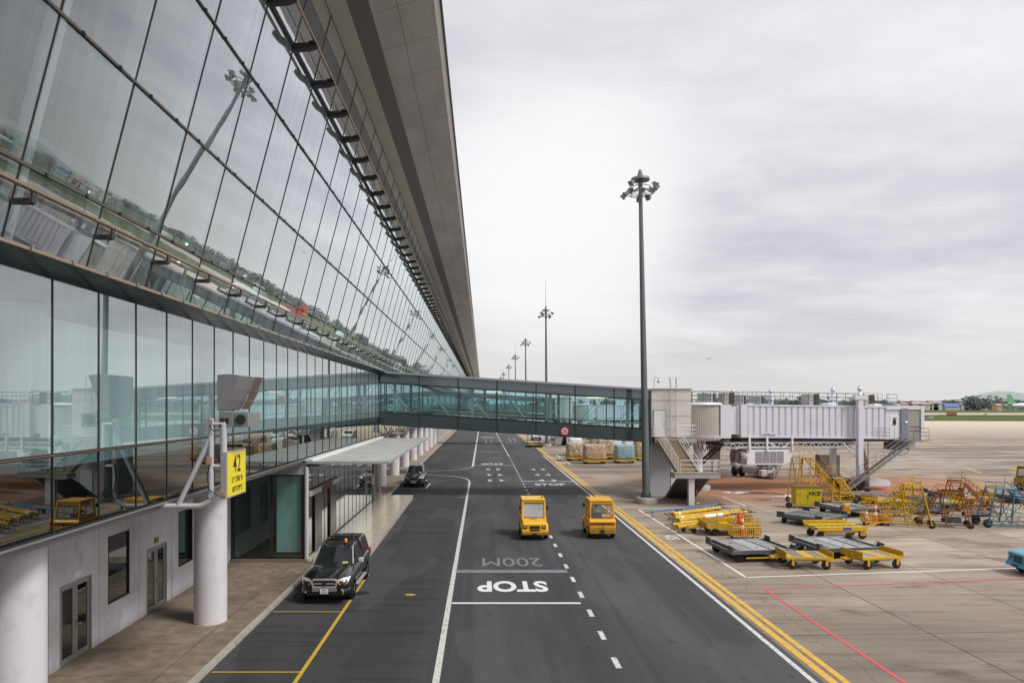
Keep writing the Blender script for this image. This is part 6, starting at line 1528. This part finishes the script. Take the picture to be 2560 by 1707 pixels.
# trees
def leafmat(name, c1, c2):
    m, nt, p, pos, X, Y = pos_mat(name); n = noise(nt, pos, .35, 4, .7, .3, .7)
    lk(nt, mixc(nt, n, c1, c2), p.inputs['Base Color']); p.inputs['Roughness'].default_value = .9; p.inputs['Specular IOR Level'].default_value = .1; return m
LEAF = [leafmat('hazy_leaf_%d' % i, a, b) for i, (a, b) in enumerate((((.15, .18, .165), (.25, .28, .25)), ((.19, .22, .205), (.28, .31, .285))))]
BARK = paint('bark', (.10, .09, .08), .9)
def tree(h, w, seed, n=420, leaf=1.0):
    rnd = random.Random(seed); t = thing('field_tree', '', 'tree', group='trees along the far edge of the airfield'); m = MB()
    cl = [(rnd.uniform(-.5, .5) * w, rnd.uniform(-.5, .5) * w, h * rnd.uniform(.35, .85), rnd.uniform(.22, .38) * w) for _ in range(9)]
    for _ in range(n):
        cx, cy, cz, cr_ = rnd.choice(cl); d = Vector((rnd.gauss(0, 1), rnd.gauss(0, 1), rnd.gauss(0, 1))).normalized() * cr_ * rnd.uniform(.6, 1.05)
        c = Vector((cx, cy, cz)) + d; c.z = max(.8, c.z); a = Vector((rnd.gauss(0, 1), rnd.gauss(0, 1), rnd.gauss(0, 1))).normalized(); b_ = a.cross(Vector((rnd.gauss(0, 1), rnd.gauss(0, 1), 1))).normalized(); s_ = leaf * rnd.uniform(.6, 1.3)
        m.quad(c - a * s_, c - b_ * s_, c + a * s_, c + b_ * s_)
    ob('crown', m, LEAF[seed % 2], t, fix=False); tk = MB().tube([(0, 0, 0), (0, 0, h * .6)], .45, 7, .2)
    for cx, cy, cz, cr_ in cl[:4]: tk.tube([(0, 0, h * .3), (cx * .8, cy * .8, cz)], .2, 5, .08)
    ob('trunk', tk, BARK, t); return t
protos = [tree(h, w, s_, 520, 1.2) for h, w, s_ in ((17, 16, 1), (21, 14, 2), (14, 20, 3), (19, 19, 4))]
LBL = ['broad hazy tree', 'tall narrow hazy tree', 'low spreading tree', 'dense rounded tree']
rnd = random.Random(3); used = set()
spots = []
for k in range(64):
    u = 1640 + k * 15.5 + rnd.uniform(-6, 6); Yd = rnd.uniform(1120, 1300); spots.append(((u - U0) / F * Yd, Yd, rnd.uniform(.75, 1.15)))
spots += [((2456 - U0) / F * 1000, 1000, 1.55), ((1992 - U0) / F * 760, 760, 1.0), ((2438 - U0) / F * 1020, 1020, 1.25)]
for k in range(16): spots.append((-60 + k * 32 + rnd.uniform(-8, 8), 900 + rnd.uniform(-40, 40), rnd.uniform(.8, 1.2)))
for k, (x, y, s_) in enumerate(spots):
    i = rnd.randrange(4)
    if i not in used: o = protos[i]; used.add(i)
    else: o = dup(protos[i])
    o.location = (x, y, 0); o.scale = (s_, s_, s_ * .8); o.rotation_euler = (0, 0, rnd.uniform(0, 6)); o['label'] = LBL[i] + ' in the tree line beyond the airfield'
for i in range(4):
    if i not in used: bpy.data.objects.remove(protos[i])
spots = None
hd_ = MB(); rnd = random.Random(11)
for k in range(5200):
    x = rnd.uniform(-120, 1500); y = 1080 + rnd.uniform(0, 60); c = Vector((x, y, rnd.uniform(.3, 6) * (1 + .4 * sin(x * .05)))); a = Vector((rnd.gauss(0, 1), .1, rnd.gauss(0, 1))).normalized() * 2.6; b_ = Vector((-a.z, .3, a.x))
    hd_.quad(c - a, c - b_, c + a, c + b_)
o = ob('woodland_edge', hd_, LEAF[1], fix=False); o['kind'] = 'stuff'; o['label'] = 'low grey green scrub and woodland at the airfield edge'; o['category'] = 'woodland'
# houses
rm_ = [paint('far_roof_red', (.42, .26, .24), .8), paint('far_roof_pink', (.46, .35, .33), .8), paint('far_roof_blue', (.12, .20, .42), .8)]; fw = paint('far_wall', (.55, .53, .50), .8, 0, .15, .3)
def house(u, w, h, rmat, lb, Yd=1060, wall=fw):
    t = thing('distant_house', lb, 'house', ((u - U0) / F * Yd, Yd, 0), group='hazy houses among the trees on the horizon')
    ob('wall', MB().box(-w / 2, w / 2, 0, 10, 0, h), wall, t); ob('roof', MB().prism([(-.8, h), (5, h + w * .18 + 1), (10.8, h)], -w / 2 - .6, w / 2 + .6, 'x'), rmat, t)
    wn = MB()
    for k in range(max(2, int(w / 4))): x = -w / 2 + 2 + k * (w - 4) / max(1, int(w / 4) - 1 or 1); wn.box(x - .6, x + .6, -.06, 0, h * .5, h * .5 + 1.5)
    ob('window', wn, GREYP, t); return t
HS = [(2250, 10, 7, 1, 'pale house with brownish roof just right of the boarding bridge'), (2262, 9, 9, 0, 'tall narrow white house near the boarding bridge'), (2293, 12, 9, 1, 'white house with pinkish roof among trees'), (2303, 7, 8, 0, 'small white house with a red roof edge'),
      (2318, 14, 8, 0, 'house with a broad red roof'), (2336, 12, 9, 1, 'pink roofed house left of the blue shed'), (2345, 13, 10, 0, 'taller red roofed house left of the blue shed'), (2382, 22, 5, 2, 'long low shed with bright blue roof'),
      (2412, 10, 8, 1, 'pale house right of the blue shed'), (2424, 16, 9, 1, 'wide grey walled house with pink roof'), (2440, 13, 10, 0, 'red roofed house against the big dark tree'), (2455, 20, 4, 1, 'low pale building in front of the big dark tree')]
for u, w, h, r_, lb in HS: house(u, w, h, rm_[r_], lb)
house(2500, 6, 7, rm_[1], 'small orange and cream hut near the green tailed airliner', 900, paint('hut_orange', (.60, .38, .2), .8))
# hills
hm = MB(); pts = []
for k in range(60):
    x = 500 + k * 120; pts.append((x, 6500, 6 + 118 * math.exp(-((x - 4750) / 480) ** 2) + 42 * math.exp(-((x - 3700) / 420) ** 2) + 40 * math.exp(-((x - 6000) / 900) ** 2) + 5 * sin(k * 1.3)))
for a, b_ in zip(pts[:-1], pts[1:]): hm.quad((a[0], a[1], -1), (b_[0], b_[1], -1), b_, a); hm.quad(a, b_, (b_[0], b_[1] + 1500, 0), (a[0], a[1] + 1500, 0))
struct('hill', hm, paint('haze_hill', (.60, .63, .645), 1, 0, .05, .001, spec=0), 'pale blue grey hills fading in the haze')
# field objects
def fbox(nm, lb, u, v, w, h, mt, cat):
    p = gp(u, v); t = thing(nm, lb, cat, (p.x, p.y, 0)); ob('housing', MB().prism([(-w / 2, .3), (-w / 2, h), (w / 2 - h * .3, h), (w / 2, h * .8), (w / 2, .3)], 0, .8), mt, t); ob('skid', MB().box(-w / 2 + .2, w / 2 - .2, .1, .7, 0, .3), INK, t)
fbox('white_marker', 'white box marker on the grass right of the cab', 2327, 1046, 2.6, .75, WHITE, 'marker'); fbox('red_container', 'rust red container by the taxiway edge', 2380, 1038.5, 7, 2.0, paint('container_red', (.35, .09, .04), .7), 'container')
fbox('yellow_marker', 'yellow green board on the grass left of the red container', 2357, 1040, 4.4, 1.2, paint('board_yg', (.38, .38, .08), .7), 'marker'); fbox('yellow_marker', 'yellow green board nearer on the grass', 2358, 1046, 3.4, .9, paint('board_yg', (.38, .38, .08), .7), 'marker')
fbox('orange_marker', 'small orange marker on the pale taxiway', 2465, 1036.5, 2.0, .9, paint('marker_orange', (.55, .2, .05), .7), 'marker')

# ------------------------------------------------------------------ sky, light, camera
W_ = bpy.data.worlds.new('World'); S.world = W_; W_.use_nodes = True; nt = W_.node_tree
for n in list(nt.nodes): nt.nodes.remove(n)
out = nt.nodes.new('ShaderNodeOutputWorld')
sun_el, sun_az = R(50), R(118)
sky = nt.nodes.new('ShaderNodeTexSky'); sky.sky_type = 'NISHITA'; sky.sun_disc = False; sky.sun_elevation = sun_el; sky.sun_rotation = sun_az; sky.dust_density = 4
bg1 = nt.nodes.new('ShaderNodeBackground'); bg1.inputs[1].default_value = .05; nt.links.new(sky.outputs[0], bg1.inputs[0])
tc = nt.nodes.new('ShaderNodeTexCoord').outputs['Generated']
sx = nt.nodes.new('ShaderNodeSeparateXYZ'); nt.links.new(tc, sx.inputs[0])
# project the direction on a cloud layer so bands flatten toward the horizon
zc = math_n(nt, 'ADD', math_n(nt, 'MAXIMUM', sx.outputs[2], 0), .16)
cx_ = math_n(nt, 'DIVIDE', sx.outputs[0], zc); cy_ = math_n(nt, 'DIVIDE', sx.outputs[1], zc)
cv = nt.nodes.new('ShaderNodeCombineXYZ'); nt.links.new(cx_, cv.inputs[0]); nt.links.new(cy_, cv.inputs[1])
n1 = noise(nt, vscale(nt, cv.outputs[0], (.62, 1.0, 1)), .75, 7, .52, .38, .60)
n2 = noise(nt, vscale(nt, cv.outputs[0], (1.0, 1.3, 1)), 2.6, 7, .6, .35, .7)
cl = math_n(nt, 'ADD', math_n(nt, 'MULTIPLY', n1, .72), math_n(nt, 'MULTIPLY', n2, .28))
c = mixc(nt, cl, (.59, .585, .65), (.89, .885, .91))
def spot(dirv, lo, hi):
    d = Vector(dirv).normalized(); vm = nt.nodes.new('ShaderNodeVectorMath'); vm.operation = 'DOT_PRODUCT'; vm.inputs[1].default_value = d
    nn = nt.nodes.new('ShaderNodeVectorMath'); nn.operation = 'NORMALIZE'; nt.links.new(tc, nn.inputs[0]); nt.links.new(nn.outputs[0], vm.inputs[0])
    return smooth(nt, vm.outputs['Value'], lo, hi)
s1 = spot((170, 1780, 440), .972, .999); c = mixc(nt, math_n(nt, 'MULTIPLY', s1, .9), c, (.97, .97, .97))
hz = math_n(nt, 'SUBTRACT', 1, smooth(nt, sx.outputs[2], .0, .16)); c = mixc(nt, math_n(nt, 'MULTIPLY', hz, .85), c, (.72, .715, .70))
hyp = math_n(nt, 'SQRT', math_n(nt, 'ADD', math_n(nt, 'MULTIPLY', sx.outputs[0], sx.outputs[0]), math_n(nt, 'MULTIPLY', sx.outputs[1], sx.outputs[1])))
azr = smooth(nt, math_n(nt, 'DIVIDE', sx.outputs[0], hyp), .60, .80); c = mixc(nt, math_n(nt, 'MULTIPLY', azr, .8), c, (.88, .90, .93))

bg2 = nt.nodes.new('ShaderNodeBackground'); nt.links.new(c, bg2.inputs[0]); bg2.inputs[1].default_value = 1.08
ad = nt.nodes.new('ShaderNodeMixShader'); ad.inputs[0].default_value = .93; nt.links.new(bg1.outputs[0], ad.inputs[1]); nt.links.new(bg2.outputs[0], ad.inputs[2])
nt.links.new(ad.outputs[0], out.inputs[0])
sl = bpy.data.lights.new('sun', 'SUN'); sl.energy = 2.6; sl.angle = R(14); sl.color = (1, .97, .93)
so = bpy.data.objects.new('sun', sl); COL.objects.link(so)
dv = Vector((sin(sun_az) * cos(sun_el), cos(sun_az) * cos(sun_el), sin(sun_el))); so.rotation_euler = dv.to_track_quat('Z', 'Y').to_euler(); so.location = dv * 100
cd = bpy.data.cameras.new('camera'); co = bpy.data.objects.new('camera', cd); COL.objects.link(co); S.camera = co
co.location = (0, 0, CH); co.rotation_euler = (R(90), 0, 0); cd.sensor_width = 36; cd.lens = 36 * F / 2560
cd.shift_x = (1280 - U0) / 2560; cd.shift_y = (V0 - 853.5) / 2560; cd.clip_end = 20000; cd.clip_start = .1
S.view_settings.view_transform = 'Standard'; S.view_settings.look = 'None'; S.view_settings.exposure = 0; S.view_settings.gamma = 1
S.cycles.max_bounces = 8; S.cycles.transparent_max_bounces = 16; S.cycles.use_denoising = True
S.cycles.caustics_reflective = False; S.cycles.caustics_refractive = False
